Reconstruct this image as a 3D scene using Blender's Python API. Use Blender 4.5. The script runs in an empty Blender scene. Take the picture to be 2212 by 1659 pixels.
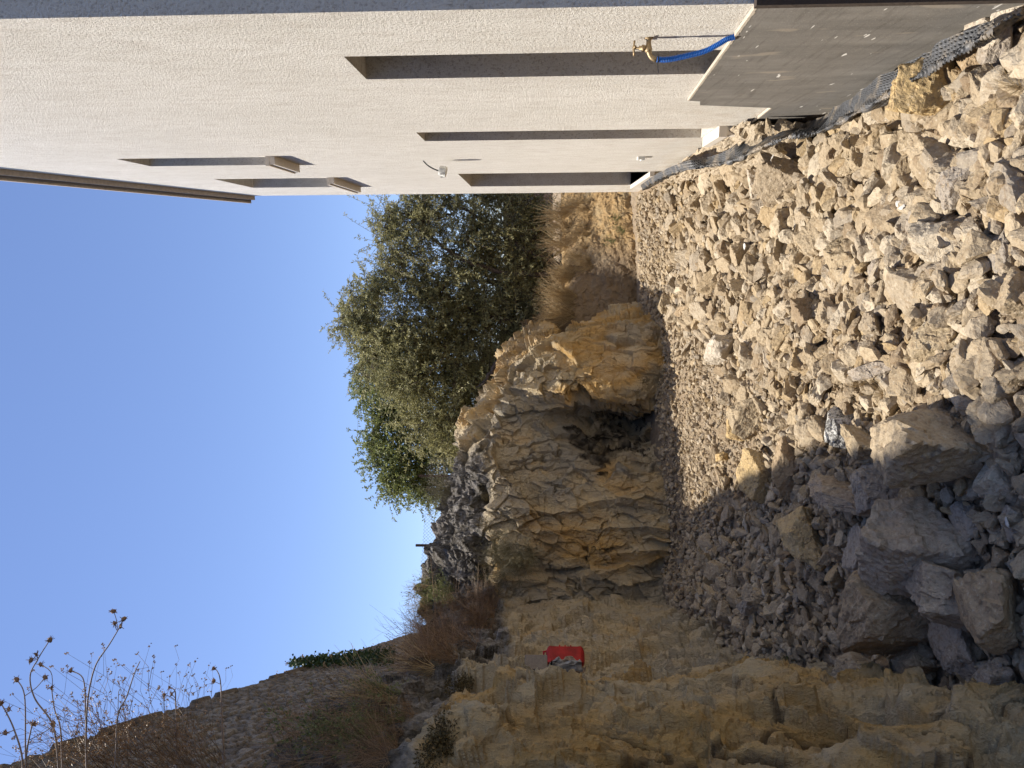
import bpy, math, numpy as np
from mathutils import Matrix, Vector
R_ = math.radians
scene = bpy.context.scene
rng = np.random.default_rng(7)

# ------------------------------------------------------------------ camera, sky, sun, exposure
YAW, PIT, FPX = R_(11.1), R_(2.1), 1474.67          # lens in units of a 2212 px wide picture
EYE = np.array([0.0, 0.0, 1.9])
F0 = np.array([-math.sin(YAW), math.cos(YAW), 0.0])
RT = np.array([math.cos(YAW), math.sin(YAW), 0.0])
FW = F0 * math.cos(PIT) + np.array([0, 0, 1.0]) * math.sin(PIT)
UP = np.cross(RT, FW)
cam_d = bpy.data.cameras.new('camera'); cam = bpy.data.objects.new('camera', cam_d)
scene.collection.objects.link(cam); scene.camera = cam
cam_d.sensor_width = 36; cam_d.lens = 24; cam_d.clip_start = 0.05; cam_d.clip_end = 2000
m = Matrix.Identity(4)                               # the phone was held upright, the picture is stored on its side
for i in range(3):
    m[i][0] = -UP[i]; m[i][1] = RT[i]; m[i][2] = -FW[i]; m[i][3] = EYE[i]
cam.matrix_world = m

SUN_EL = R_(66); SUN_AZ = (-1.0, 0.12)
world = bpy.data.worlds.new('World'); scene.world = world; world.use_nodes = True
wn = world.node_tree.nodes; wl = world.node_tree.links
sky = wn.new('ShaderNodeTexSky'); sky.sky_type = 'NISHITA'; sky.sun_disc = False
sky.sun_elevation = SUN_EL; sky.sun_rotation = math.atan2(SUN_AZ[0], SUN_AZ[1])
sky.air_density = 1.0; sky.dust_density = 0.0; sky.ozone_density = 3.6
wn['Background'].inputs[1].default_value = 0.115
tint = wn.new('ShaderNodeMix'); tint.data_type = 'RGBA'; tint.blend_type = 'MULTIPLY'; tint.inputs[0].default_value = 1
tint.inputs[7].default_value = (1.0, .925, 1.0, 1)                  # the phone's warm white balance
wl.new(sky.outputs[0], tint.inputs[6]); wl.new(tint.outputs[2], wn['Background'].inputs[0])
sun_d = bpy.data.lights.new('sun', 'SUN'); sun = bpy.data.objects.new('sun', sun_d)
scene.collection.objects.link(sun)
sun_d.energy = 4.8; sun_d.angle = R_(0.53); sun_d.color = (1, 0.925, 0.81)
sv = Vector((SUN_AZ[0], SUN_AZ[1], 0)).normalized() * math.cos(SUN_EL) + Vector((0, 0, math.sin(SUN_EL)))
sun.rotation_euler = sv.to_track_quat('Z', 'Y').to_euler()
scene.view_settings.view_transform = 'Standard'; scene.view_settings.look = 'None'
scene.view_settings.exposure = 0.72; scene.view_settings.gamma = 1.0

# ------------------------------------------------------------------ helpers
def ray(x, y): return FW + RT * (829.5 - y) / FPX + UP * (1106 - x) / FPX
def P(x, y, d): return EYE + ray(x, y) * d           # measured position: direction and distance -> world
def onX(x, y, X): r = ray(x, y); return EYE + r * (X / r[0])
def onZ(x, y, Z): r = ray(x, y); return EYE + r * ((Z - EYE[2]) / r[2])

def hsh(ix, iy, iz, seed):
    h = (ix.astype(np.int64) * 374761393 + iy.astype(np.int64) * 668265263 + iz.astype(np.int64) * 2147483647 % 4294967291 + seed * 974634777) & 0xFFFFFFFF
    h = ((h ^ (h >> 13)) * 1274126177) & 0xFFFFFFFF
    h = ((h ^ (h >> 16)) * 2246822519) & 0xFFFFFFFF
    h = (h ^ (h >> 15)) & 0xFFFFFF
    return h / 16777216.0
def vnoise(p, seed=0):
    i = np.floor(p).astype(np.int64); f = p - i; f = f * f * (3 - 2 * f)
    r = 0
    for dx in (0, 1):
        for dy in (0, 1):
            for dz in (0, 1):
                w = (f[:, 0] if dx else 1 - f[:, 0]) * (f[:, 1] if dy else 1 - f[:, 1]) * (f[:, 2] if dz else 1 - f[:, 2])
                r = r + w * hsh(i[:, 0] + dx, i[:, 1] + dy, i[:, 2] + dz, seed)
    return r * 2 - 1
def fbm(p, octv=4, seed=0, gain=.5):
    r = 0; a = 1; s = 0
    for k in range(octv):
        r = r + a * vnoise(p * (2.03 ** k) + 17.1 * k, seed + k); s += a; a *= gain
    return r / s
def cells(p, seed=0):
    """nearest random cell: a plane facet per cell, F1 and F2"""
    i = np.floor(p).astype(np.int64); n = len(p)
    d1 = np.full(n, 9.0); d2 = np.full(n, 9.0); val = np.zeros(n); idv = np.zeros(n)
    for dx in (-1, 0, 1):
        for dy in (-1, 0, 1):
            for dz in (-1, 0, 1):
                jx, jy, jz = i[:, 0] + dx, i[:, 1] + dy, i[:, 2] + dz
                a = hsh(jx, jy, jz, seed); b = hsh(jx, jy, jz, seed + 1); c = hsh(jx, jy, jz, seed + 2)
                e = np.stack([p[:, 0] - jx - a, p[:, 1] - jy - b, p[:, 2] - jz - c], 1)
                d = np.sqrt((e ** 2).sum(1))
                h = hsh(jx, jy, jz, seed + 3)
                v = (h * 2 - 1) * .6 + e[:, 0] * (a * 7 % 1 * 2 - 1) * 1.1 + e[:, 1] * (b * 7 % 1 * 2 - 1) * 1.1 + e[:, 2] * (c * 7 % 1 * 2 - 1) * 1.1
                near = d < d1
                d2 = np.where(near, d1, np.minimum(d2, d)); val = np.where(near, v, val); idv = np.where(near, h, idv)
                d1 = np.where(near, d, d1)
    return val, d1, d2, idv
def sst(a, b, x): t = np.clip((x - a) / (b - a), 0, 1); return t * t * (3 - 2 * t)

def mesh(name, V, faces, mat=None, smooth=False, attrs=None):
    """faces: (M,k) array or a list of such arrays"""
    V = np.asarray(V, dtype=np.float32)
    if not isinstance(faces, list): faces = [faces]
    faces = [np.asarray(f, dtype=np.int32) for f in faces if len(f)]
    me = bpy.data.meshes.new(name)
    me.vertices.add(len(V)); me.vertices.foreach_set('co', V.ravel())
    loops = np.concatenate([f.ravel() for f in faces]); tot = np.concatenate([np.full(len(f), f.shape[1], np.int32) for f in faces])
    st = np.concatenate([[0], np.cumsum(tot)[:-1]]).astype(np.int32)
    me.loops.add(len(loops)); me.loops.foreach_set('vertex_index', loops)
    me.polygons.add(len(tot)); me.polygons.foreach_set('loop_start', st); me.polygons.foreach_set('loop_total', tot)
    me.polygons.foreach_set('use_smooth', np.full(len(tot), smooth, bool))
    for k, v in (attrs or {}).items():
        at = me.attributes.new(k, 'FLOAT', 'POINT'); at.data.foreach_set('value', np.asarray(v, np.float32))
    me.update(calc_edges=True); me.validate()
    if mat: me.materials.append(mat)
    return me
def link(name, me, parent=None, loc=None):
    o = bpy.data.objects.new(name, me); scene.collection.objects.link(o)
    if parent is not None: o.parent = parent
    if loc is not None: o.location = loc
    return o
def tag(o, label=None, cat=None, group=None, kind=None):
    if label: o['label'] = label
    if cat: o['category'] = cat
    if group: o['group'] = group
    if kind: o['kind'] = kind
    return o
def empty(name, loc, label, cat, group=None):
    o = link(name, None); o.location = loc; return tag(o, label, cat, group)

class MB:
    def __init__(s): s.v = []; s.q = []; s.t = []; s.r = []; s.n = 0
    def add(s, V, q=None, t=None, rnd=0.0):
        V = np.asarray(V, float)
        if q is not None and len(q): s.q.append(np.asarray(q) + s.n)
        if t is not None and len(t): s.t.append(np.asarray(t) + s.n)
        s.v.append(V); s.r.append(np.full(len(V), rnd)); s.n += len(V)
    def box(s, a, b, rnd=0.0):
        x0, y0, z0 = a; x1, y1, z1 = b
        s.add([(x0, y0, z0), (x1, y0, z0), (x1, y1, z0), (x0, y1, z0), (x0, y0, z1), (x1, y0, z1), (x1, y1, z1), (x0, y1, z1)],
              [(0, 3, 2, 1), (4, 5, 6, 7), (0, 1, 5, 4), (1, 2, 6, 5), (2, 3, 7, 6), (3, 0, 4, 7)], rnd=rnd)
    def tube(s, pts, rad, ns=5, rnd=0.0, cap=True):
        pts = np.asarray(pts, float); n = len(pts)
        rad = np.broadcast_to(np.asarray(rad, float), (n,))
        t = np.gradient(pts, axis=0); t /= np.linalg.norm(t, axis=1)[:, None] + 1e-9
        ref = np.array([0.31, 0.22, 0.93]) if abs(t[0] @ np.array([.31, .22, .93])) < .9 else np.array([1.0, 0, 0])
        u = np.cross(t, ref); u /= np.linalg.norm(u, axis=1)[:, None] + 1e-9
        w = np.cross(t, u)
        a = np.arange(ns) * 2 * math.pi / ns
        V = pts[:, None] + rad[:, None, None] * (u[:, None] * np.cos(a)[None, :, None] + w[:, None] * np.sin(a)[None, :, None])
        k = np.arange(ns); k2 = (k + 1) % ns
        q = np.concatenate([np.stack([i * ns + k, i * ns + k2, (i + 1) * ns + k2, (i + 1) * ns + k], 1) for i in range(n - 1)])
        V = V.reshape(-1, 3); tt = None
        if cap:
            V = np.concatenate([V, pts[:1], pts[-1:]]); c0 = n * ns
            tt = np.concatenate([np.stack([np.full(ns, c0), k2, k], 1), np.stack([np.full(ns, c0 + 1), (n - 1) * ns + k, (n - 1) * ns + k2], 1)])
        s.add(V, q, tt, rnd)
    def me(s, name, mat, smooth=False):
        fs = []
        if s.q: fs.append(np.concatenate(s.q))
        if s.t: fs.append(np.concatenate(s.t))
        return mesh(name, np.concatenate(s.v), fs, mat, smooth, {'rnd': np.concatenate(s.r)})
    def obj(s, name, mat, parent=None, smooth=False): return link(name, s.me(name, mat, smooth), parent)

def lathe(mb, c, axis, prof, ns=16, rnd=0.0):
    """prof: list of (distance along axis, radius)"""
    c = np.asarray(c, float); ax = np.asarray(axis, float); ax /= np.linalg.norm(ax)
    mb.tube([c + ax * (h + i * 1e-6) for i, (h, r) in enumerate(prof)], [r for h, r in prof], ns, rnd)

# ------------------------------------------------------------------ materials
def newmat(name):
    mt = bpy.data.materials.new(name); mt.use_nodes = True
    nt = mt.node_tree; b = nt.nodes['Principled BSDF']; b.inputs['Specular IOR Level'].default_value = .25
    return mt, nt, b
def nd(nt, typ, **kw):
    n = nt.nodes.new(typ)
    for k, v in kw.items(): setattr(n, k, v)
    return n
def ramp(nt, stops, interp='LINEAR'):
    r = nd(nt, 'ShaderNodeValToRGB'); r.color_ramp.interpolation = interp
    while len(r.color_ramp.elements) < len(stops): r.color_ramp.elements.new(.5)
    for e, (p, c) in zip(r.color_ramp.elements, stops): e.position = p; e.color = (*c, 1) if len(c) == 3 else c
    return r
def mix(nt, a, b, fac, mode='MIX'):
    n = nd(nt, 'ShaderNodeMix', data_type='RGBA', blend_type=mode)
    for sock, v in ((n.inputs[0], fac), (n.inputs[6], a), (n.inputs[7], b)):
        if hasattr(v, 'links') or hasattr(v, 'is_linked'): nt.links.new(v, sock)
        elif isinstance(v, (int, float)): sock.default_value = v
        else: sock.default_value = (*v, 1)
    return n.outputs[2]
def math_(nt, op, a, b=None, clamp=False):
    n = nd(nt, 'ShaderNodeMath', operation=op); n.use_clamp = clamp
    for sock, v in ((n.inputs[0], a), (n.inputs[1], b)):
        if v is None: continue
        if isinstance(v, (int, float)): sock.default_value = v
        else: nt.links.new(v, sock)
    return n.outputs[0]
def noise(nt, vec, scale, detail=4, rough=.55, stretch=None, dist=0):
    if stretch:
        mp = nd(nt, 'ShaderNodeMapping'); mp.inputs['Scale'].default_value = stretch
        nt.links.new(vec, mp.inputs[0]); vec = mp.outputs[0]
    n = nd(nt, 'ShaderNodeTexNoise'); n.inputs['Scale'].default_value = scale; n.inputs['Detail'].default_value = detail
    n.inputs['Roughness'].default_value = rough; n.inputs['Distortion'].default_value = dist
    nt.links.new(vec, n.inputs['Vector']); return n.outputs[0]
def bump(nt, b, h, strength, dist):
    bn = nd(nt, 'ShaderNodeBump'); bn.inputs['Strength'].default_value = strength; bn.inputs['Distance'].default_value = dist
    nt.links.new(h, bn.inputs['Height']); nt.links.new(bn.outputs[0], b.inputs['Normal'])
def posn(nt): return nd(nt, 'ShaderNodeNewGeometry').outputs['Position']
def attr(nt, nm): return nd(nt, 'ShaderNodeAttribute', attribute_name=nm).outputs['Fac']

def simple(name, col, rough=.6, metal=0.0, var=.15, nscale=40, bumpd=0, spec=.3):
    mt, nt, b = newmat(name)
    tc = nd(nt, 'ShaderNodeTexCoord').outputs['Object']
    n = noise(nt, tc, nscale, 3)
    r = ramp(nt, [(.3, tuple(c * (1 - var) for c in col)), (.7, tuple(min(1, c * (1 + var)) for c in col))])
    nt.links.new(n, r.inputs[0]); nt.links.new(r.outputs[0], b.inputs['Base Color'])
    b.inputs['Roughness'].default_value = rough; b.inputs['Metallic'].default_value = metal; b.inputs['Specular IOR Level'].default_value = spec
    if bumpd: bump(nt, b, n, .6, bumpd)
    return mt

def rockmat(name, stops, fine=60, bd=.004):
    """loose stone: tone per stone (object random or the rnd attribute), dust, veins, grain"""
    mt, nt, b = newmat(name)
    oi = nd(nt, 'ShaderNodeObjectInfo').outputs['Random']
    s = math_(nt, 'FRACT', math_(nt, 'ADD', oi, attr(nt, 'rnd')))
    p = posn(nt)
    cr = ramp(nt, stops); nt.links.new(s, cr.inputs[0])
    n1 = noise(nt, p, 9, 5, .6); n2 = noise(nt, p, fine, 4, .7); n3 = noise(nt, p, 22, 6, .65, dist=.6)
    c = mix(nt, cr.outputs[0], (.50, .40, .27), math_(nt, 'MULTIPLY', ramp_f(nt, n1, .42, .72), .35))
    c = mix(nt, c, (.24, .165, .095), math_(nt, 'MULTIPLY', ramp_f(nt, n3, .52, .66), .6))
    c = mix(nt, c, (.66, .58, .46), math_(nt, 'MULTIPLY', ramp_f(nt, n2, .57, .70), .5))
    c = mix(nt, c, (.16, .12, .09), math_(nt, 'MULTIPLY', ramp_f(nt, n2, .46, .34), .5))
    nt.links.new(c, b.inputs['Base Color']); b.inputs['Roughness'].default_value = .93
    b.inputs['Specular IOR Level'].default_value = .12
    bump(nt, b, math_(nt, 'ADD', n2, math_(nt, 'MULTIPLY', n3, 2.0)), 1.0, bd * 2)
    return mt
def ramp_f(nt, v, a, b):
    n = nd(nt, 'ShaderNodeMapRange'); n.inputs[1].default_value = a; n.inputs[2].default_value = b
    nt.links.new(v, n.inputs[0]); return n.outputs[0]

STOPS = [(0, (.25, .185, .12)), (.16, (.36, .285, .19)), (.42, (.41, .33, .225)), (.60, (.30, .26, .21)), (.74, (.39, .285, .155)), (.86, (.52, .45, .345)), (1, (.35, .285, .205))]
M_rub = rockmat('rubble_stone', STOPS)
M_dark = rockmat('boulder_stone', [(0, (.36, .30, .245)), (.4, (.42, .35, .275)), (.7, (.36, .285, .21)), (1, (.45, .39, .325))], 45, .006)
M_gold = rockmat('golden_stone', [(0, (.52, .36, .16)), (1, (.54, .40, .21))], 40, .006)
M_cream = rockmat('cream_stone', [(0, (.54, .47, .38)), (1, (.62, .56, .47))], 50, .006)
M_tan = rockmat('tan_stone', [(0, (.40, .32, .21)), (.5, (.44, .355, .245)), (1, (.37, .30, .215))], 45, .006)
M_grey = rockmat('grey_stone', [(0, (.34, .30, .25)), (1, (.42, .36, .30))], 45, .006)
M_brown = rockmat('brown_stone', [(0, (.38, .275, .17)), (1, (.42, .315, .20))], 45, .006)
def lichen_mat():
    mt, nt, b = newmat('lichen_stone'); p = posn(nt)
    n = noise(nt, p, 14, 6, .7); n2 = noise(nt, p, 60, 5, .8)
    r = ramp(nt, [(.40, (.04, .04, .04)), (.48, (.25, .24, .22)), (.54, (.75, .74, .70)), (.62, (.42, .34, .24))])
    nt.links.new(math_(nt, 'ADD', math_(nt, 'MULTIPLY', n, .5), math_(nt, 'MULTIPLY', n2, .5)), r.inputs[0]); nt.links.new(r.outputs[0], b.inputs['Base Color'])
    b.inputs['Roughness'].default_value = .9; bump(nt, b, n2, .9, .008); return mt
M_lich = lichen_mat()

def ground_mat(name='stony_dirt', gold=False):
    mt, nt, b = newmat(name); p = posn(nt)
    n = noise(nt, p, 3, 5, .6); n2 = noise(nt, p, 45, 6, .7); n3 = noise(nt, p, 160, 3, .7)
    r = ramp(nt, [(.3, (.27, .205, .14)), (.5, (.34, .265, .185)), (.7, (.40, .325, .235))]); nt.links.new(n, r.inputs[0])
    if gold: r.color_ramp.elements[0].color = (.33, .215, .10, 1); r.color_ramp.elements[1].color = (.43, .29, .14, 1); r.color_ramp.elements[2].color = (.46, .35, .20, 1)
    c = mix(nt, r.outputs[0], (.22, .16, .10), math_(nt, 'MULTIPLY', ramp_f(nt, n2, .5, .35), .5))
    c = mix(nt, c, (.48, .41, .31), math_(nt, 'MULTIPLY', ramp_f(nt, n3, .58, .72), .6))
    c = mix(nt, c, (.23, .18, .13), math_(nt, 'MULTIPLY', attr(nt, 'darken'), .75))
    nt.links.new(c, b.inputs['Base Color']); b.inputs['Roughness'].default_value = .97; b.inputs['Specular IOR Level'].default_value = .05
    bump(nt, b, math_(nt, 'ADD', n2, math_(nt, 'MULTIPLY', n3, .5)), 1, .02); return mt
M_ground = ground_mat(); M_bank = ground_mat('golden_earth', True)

def cliff_mat():
    mt, nt, b = newmat('cut_limestone'); p = posn(nt)
    nA = noise(nt, p, 1.3, 5, .6, (1, 1, .55)); nB = noise(nt, p, 6, 6, .65, (1.0, 1.0, .28), .5)
    nC = noise(nt, p, 30, 6, .7, (1, 1, .5)); nD = noise(nt, p, 110, 4, .7)
    r = ramp(nt, [(.28, (.44, .395, .31)), (.40, (.58, .49, .35)), (.52, (.65, .535, .35)), (.64, (.66, .43, .17)), (.80, (.70, .60, .44))])
    nt.links.new(math_(nt, 'ADD', nA, math_(nt, 'MULTIPLY', math_(nt, 'ADD', attr(nt, 'gold'), -.5), .28)), r.inputs[0])
    c = mix(nt, r.outputs[0], (.60, .50, .36), math_(nt, 'MULTIPLY', ramp_f(nt, nB, .54, .68), .5))
    c = mix(nt, c, (.45, .28, .12), math_(nt, 'MULTIPLY', ramp_f(nt, nB, .46, .34), .35))
    c = mix(nt, c, (.36, .345, .31), math_(nt, 'MULTIPLY', attr(nt, 'grey'), .8))
    c = mix(nt, c, (.70, .62, .50), math_(nt, 'MULTIPLY', ramp_f(nt, nC, .60, .72), .35))
    c = mix(nt, c, (.12, .08, .045), math_(nt, 'MULTIPLY', attr(nt, 'crack'), .8))
    c = mix(nt, c, (.02, .017, .015), math_(nt, 'MULTIPLY', attr(nt, 'soot_shade'), .96))  # near-black: soot plus the painted shade of the hollow
    # weathered natural rock above the cut: grey, lichen and dark moss
    lw = ramp(nt, [(.36, (.04, .034, .026)), (.45, (.14, .125, .105)), (.53, (.27, .25, .23)), (.64, (.46, .44, .41))])
    nt.links.new(math_(nt, 'ADD', math_(nt, 'MULTIPLY', noise(nt, p, 7, 6, .7), .6), math_(nt, 'MULTIPLY', nC, .4)), lw.inputs[0])
    c = mix(nt, c, lw.outputs[0], attr(nt, 'cap'))
    c = mix(nt, c, (.05, .04, .02), math_(nt, 'MULTIPLY', attr(nt, 'moss'), .9))
    c = mix(nt, c, (.20, .145, .085), math_(nt, 'MULTIPLY', attr(nt, 'soil'), .85))
    nt.links.new(c, b.inputs['Base Color']); b.inputs['Roughness'].default_value = .95; b.inputs['Specular IOR Level'].default_value = .1
    h = math_(nt, 'ADD', math_(nt, 'MULTIPLY', nC, 1.6), math_(nt, 'ADD', math_(nt, 'MULTIPLY', nD, .45), math_(nt, 'MULTIPLY', nB, 2.2)))
    bump(nt, b, h, 1.0, .04); return mt
M_cliff = cliff_mat()

def stucco_mat():
    mt, nt, b = newmat('stucco'); p = posn(nt)
    n1 = noise(nt, p, 1.1, 4, .6, (1, 1.6, .6)); n2 = noise(nt, p, 75, 4, .65, (1, 1, .8)); n3 = noise(nt, p, 190, 3, .6); n4 = noise(nt, p, 9, 5, .65, (1, 1.6, .5))
    r = ramp(nt, [(.3, (.76, .725, .66)), (.7, (.86, .825, .765))]); nt.links.new(n1, r.inputs[0])
    c = mix(nt, r.outputs[0], (.66, .61, .54), math_(nt, 'MULTIPLY', ramp_f(nt, n4, .46, .66), .6))
    c = mix(nt, c, (.48, .42, .36), math_(nt, 'MULTIPLY', ramp_f(nt, n2, .47, .36), .7))
    c = mix(nt, c, (.90, .87, .81), math_(nt, 'MULTIPLY', ramp_f(nt, noise(nt, p, 3.2, 6, .7, (1, 1.8, .45), .8), .55, .70), .45))
    sep = nd(nt, 'ShaderNodeSeparateXYZ'); nt.links.new(p, sep.inputs[0])
    low = math_(nt, 'MULTIPLY', ramp_f(nt, sep.outputs[2], 1.1, .2), ramp_f(nt, noise(nt, p, 4, 6, .75), .42, .62))
    c = mix(nt, c, (.50, .40, .28), math_(nt, 'MULTIPLY', low, .5))
    nt.links.new(c, b.inputs['Base Color']); b.inputs['Roughness'].default_value = .95; b.inputs['Specular IOR Level'].default_value = .1
    bump(nt, b, math_(nt, 'ADD', n2, math_(nt, 'MULTIPLY', n3, .5)), 1.0, .016); return mt
M_stucco = stucco_mat()

def conc_mat():
    mt, nt, b = newmat('grey_coating'); p = posn(nt)
    n1 = noise(nt, p, 2.5, 5, .6, (1, 3, .8)); n2 = noise(nt, p, 130, 4, .7); n3 = noise(nt, p, 14, 5, .6, (1, .25, 3))
    r = ramp(nt, [(.3, (.145, .136, .124)), (.55, (.195, .182, .165)), (.75, (.24, .225, .205))]); nt.links.new(n1, r.inputs[0])
    c = mix(nt, r.outputs[0], (.085, .075, .065), math_(nt, 'MULTIPLY', ramp_f(nt, n3, .52, .68), .45))
    c = mix(nt, c, (.40, .37, .33), math_(nt, 'MULTIPLY', ramp_f(nt, n2, .58, .72), .7))
    n5 = noise(nt, p, 11, 2, .5, (1, .5, 2.2)); c = mix(nt, c, (.72, .70, .66), ramp_f(nt, n5, .705, .72))
    c = mix(nt, c, (.36, .31, .25), math_(nt, 'MULTIPLY', ramp_f(nt, noise(nt, p, 5, 2, .5, (1, 1.5, .6)), .64, .70), .5))
    nt.links.new(c, b.inputs['Base Color']); b.inputs['Roughness'].default_value = .8
    bump(nt, b, n2, .5, .004); return mt
M_conc = conc_mat()
M_strip = simple('mortar_edge', (.50, .44, .36), .9, nscale=60, bumpd=.004)
M_form = simple('dark_board', (.055, .042, .034), .85, nscale=30, bumpd=.01)
M_trim = simple('stone_trim', (.66, .60, .52), .8, var=.06, nscale=20, bumpd=.001)
M_roof = simple('roof_edge', (.50, .42, .34), .8, nscale=25)
M_gut = simple('roof_metal', (.16, .14, .13), .5, nscale=8)
M_door = simple('dark_shutter', (.12, .10, .08), .5)
M_glass = simple('window_pane', (.04, .05, .06), .12, spec=.6)
M_brass = simple('brass', (.36, .27, .16), .5, .6, .3, 60)
M_hose = simple('blue_plastic', (.012, .13, .52), .42, var=.12)
M_black = simple('black_rubber', (.02, .02, .02), .5)
M_white = simple('white_plastic', (.66, .66, .63), .5, var=.06)
M_red = simple('red_plastic', (.33, .014, .014), .55, var=.35, nscale=14, bumpd=.002)
M_gplas = simple('grey_sheet', (.24, .24, .245), .6)
M_card = simple('cardboard', (.36, .27, .19), .85)
M_rust = simple('rusty_steel', (.10, .065, .045), .8)
M_wire = simple('fence_wire', (.20, .19, .18), .5, .4)
M_mortar = rockmat('mortar', [(0, (.60, .50, .37)), (1, (.66, .56, .42))], 70, .01)

def veg(name, c1, c2, trans=.35, rough=.55):
    mt, nt, b = newmat(name)
    r = ramp(nt, [(0, c1), (1, c2)]); nt.links.new(attr(nt, 'rnd'), r.inputs[0])
    nt.links.new(r.outputs[0], b.inputs['Base Color']); b.inputs['Roughness'].default_value = rough; b.inputs['Specular IOR Level'].default_value = .35
    if trans:
        tr = nd(nt, 'ShaderNodeBsdfTranslucent'); nt.links.new(r.outputs[0], tr.inputs[0])
        ms = nd(nt, 'ShaderNodeMixShader'); ms.inputs[0].default_value = trans
        nt.links.new(b.outputs[0], ms.inputs[1]); nt.links.new(tr.outputs[0], ms.inputs[2])
        nt.links.new(ms.outputs[0], nt.nodes['Material Output'].inputs[0])
    return mt
M_olive = veg('olive_leaf', (.17, .165, .065), (.50, .47, .23))
M_green = veg('green_leaf', (.14, .16, .05), (.36, .39, .14))
M_bark = simple('bark', (.13, .10, .08), .9, var=.4, nscale=20, bumpd=.02)
M_twig = simple('twig', (.10, .075, .055), .9)
M_dry = veg('dry_brown', (.15, .09, .05), (.42, .28, .16), .2)
M_straw = veg('dry_straw', (.31, .215, .11), (.62, .48, .27), .3)
M_weed = veg('weed_green', (.08, .095, .035), (.26, .28, .11), .3)
M_ivy = veg('ivy_leaf', (.015, .03, .008), (.05, .08, .02), .2)
M_shrub = veg('grey_shrub', (.10, .085, .05), (.30, .27, .17), .25)
M_moss = veg('moss', (.05, .038, .018), (.16, .12, .05), .1, .9)
M_seed = simple('seed_head', (.28, .18, .12), .9)
M_stalk = simple('dry_stalk', (.36, .29, .25), .8)

def masonry_mat(name, base, dark):
    mt, nt, b = newmat(name); p = posn(nt)
    r = ramp(nt, base); nt.links.new(attr(nt, 'rnd'), r.inputs[0])
    n2 = noise(nt, p, 40, 5, .7); n1 = noise(nt, p, .8, 4, .6)
    c = mix(nt, r.outputs[0], dark, math_(nt, 'MULTIPLY', ramp_f(nt, n2, .55, .38), .6))
    c = mix(nt, c, dark, math_(nt, 'MULTIPLY', attr(nt, 'crack'), .85))
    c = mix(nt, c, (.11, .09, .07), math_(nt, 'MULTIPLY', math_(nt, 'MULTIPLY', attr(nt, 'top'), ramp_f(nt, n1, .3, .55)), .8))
    nt.links.new(c, b.inputs['Base Color']); b.inputs['Roughness'].default_value = .95
    bump(nt, b, n2, 1, .02); return mt
M_mas = masonry_mat('rubble_masonry', [(0, (.16, .135, .11)), (.4, (.25, .21, .165)), (.7, (.31, .27, .22)), (1, (.27, .21, .13))], (.05, .04, .03))
M_pink = masonry_mat('pink_masonry', [(0, (.38, .28, .24)), (1, (.48, .37, .32))], (.16, .12, .10))
M_teal = masonry_mat('grey_green_masonry', [(0, (.16, .19, .17)), (1, (.26, .29, .26))], (.05, .06, .05))

# ------------------------------------------------------------------ ground
def gz(X, Y):
    X = np.asarray(X, float); Y = np.asarray(Y, float)
    w = np.interp(Y, [2, 3, 3.8, 5, 6, 7.5, 9, 12.6], [-.08, -.13, -.20, -.30, -.30, -.16, -.03, .10])
    base = w * sst(-.6, .85, X)
    p = np.stack([X.ravel() * .9, Y.ravel() * .9, np.zeros(X.size)], 1)
    fx = np.interp(Y, [1, 2.4, 3.6, 4.5, 5.5, 7, 9.3], [-1.7, -1.8, -2.6, -2.9, -3.4, -4.0, -5.0])
    tal = .16 * (1 - sst(.0, .9, X - fx)) * sst(4, 5, Y) + .14 * sst(8.3, 9.4, Y) * sst(-1.4, -2.2, X)
    return base + tal + .06 * fbm(p, 3, 5).reshape(X.shape)
xs = np.arange(-7.0, 1.12, .022); ys = np.arange(-3.0, 16.0, .026)
GX, GY = np.meshgrid(xs, ys, indexing='ij'); nx, ny = GX.shape
pp = np.stack([GX.ravel(), GY.ravel(), np.zeros(GX.size)], 1)
v1, a1, b1, _ = cells(pp * 7, 30); v2, a2, b2, _ = cells(pp * 17, 40)
gzv = gz(GX, GY).ravel() + .012 * v1 + .010 * v2 + .012 * fbm(pp * 12, 4, 50)
darken = sst(-1.9, -2.9, pp[:, 0] + .12 * fbm(pp * 2, 3, 9)) * sst(4.0, 5.5, pp[:, 1])  # floor colour gets darker towards the left rock foot
def gridfaces(nu, nv):
    i = np.arange(nu - 1)[:, None]; j = np.arange(nv - 1)[None]
    a = i * nv + j
    return np.stack([a, a + nv, a + nv + 1, a + 1], -1).reshape(-1, 4)
ground = link('ground', mesh('ground', np.stack([pp[:, 0], pp[:, 1], gzv], 1), gridfaces(nx, ny), M_ground, False, {'darken': darken}))
tag(ground, kind='structure')

# plateau that runs away behind the trees to the horizon
u = np.concatenate([np.linspace(-400, -14, 40), np.linspace(-13, 20, 110), np.linspace(21, 400, 40)])
v = np.concatenate([np.linspace(15.9, 40, 90), np.linspace(42, 900, 60)])
HX, HY = np.meshgrid(u, v, indexing='ij')
hp = np.stack([HX.ravel(), HY.ravel(), np.zeros(HX.size)], 1)
hz = 1.25 + .012 * np.maximum(hp[:, 1] - 20, 0) + .12 * fbm(hp * .5, 3, 3) + np.minimum(hp[:, 1] * .03, 6) * fbm(hp * .01, 3, 4) * sst(40, 200, hp[:, 1])
tag(link('hillside', mesh('hillside', np.stack([hp[:, 0], hp[:, 1], hz], 1), gridfaces(len(u), len(v)), M_ground, False, {'darken': np.zeros(len(hp))})), kind='structure')

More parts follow.
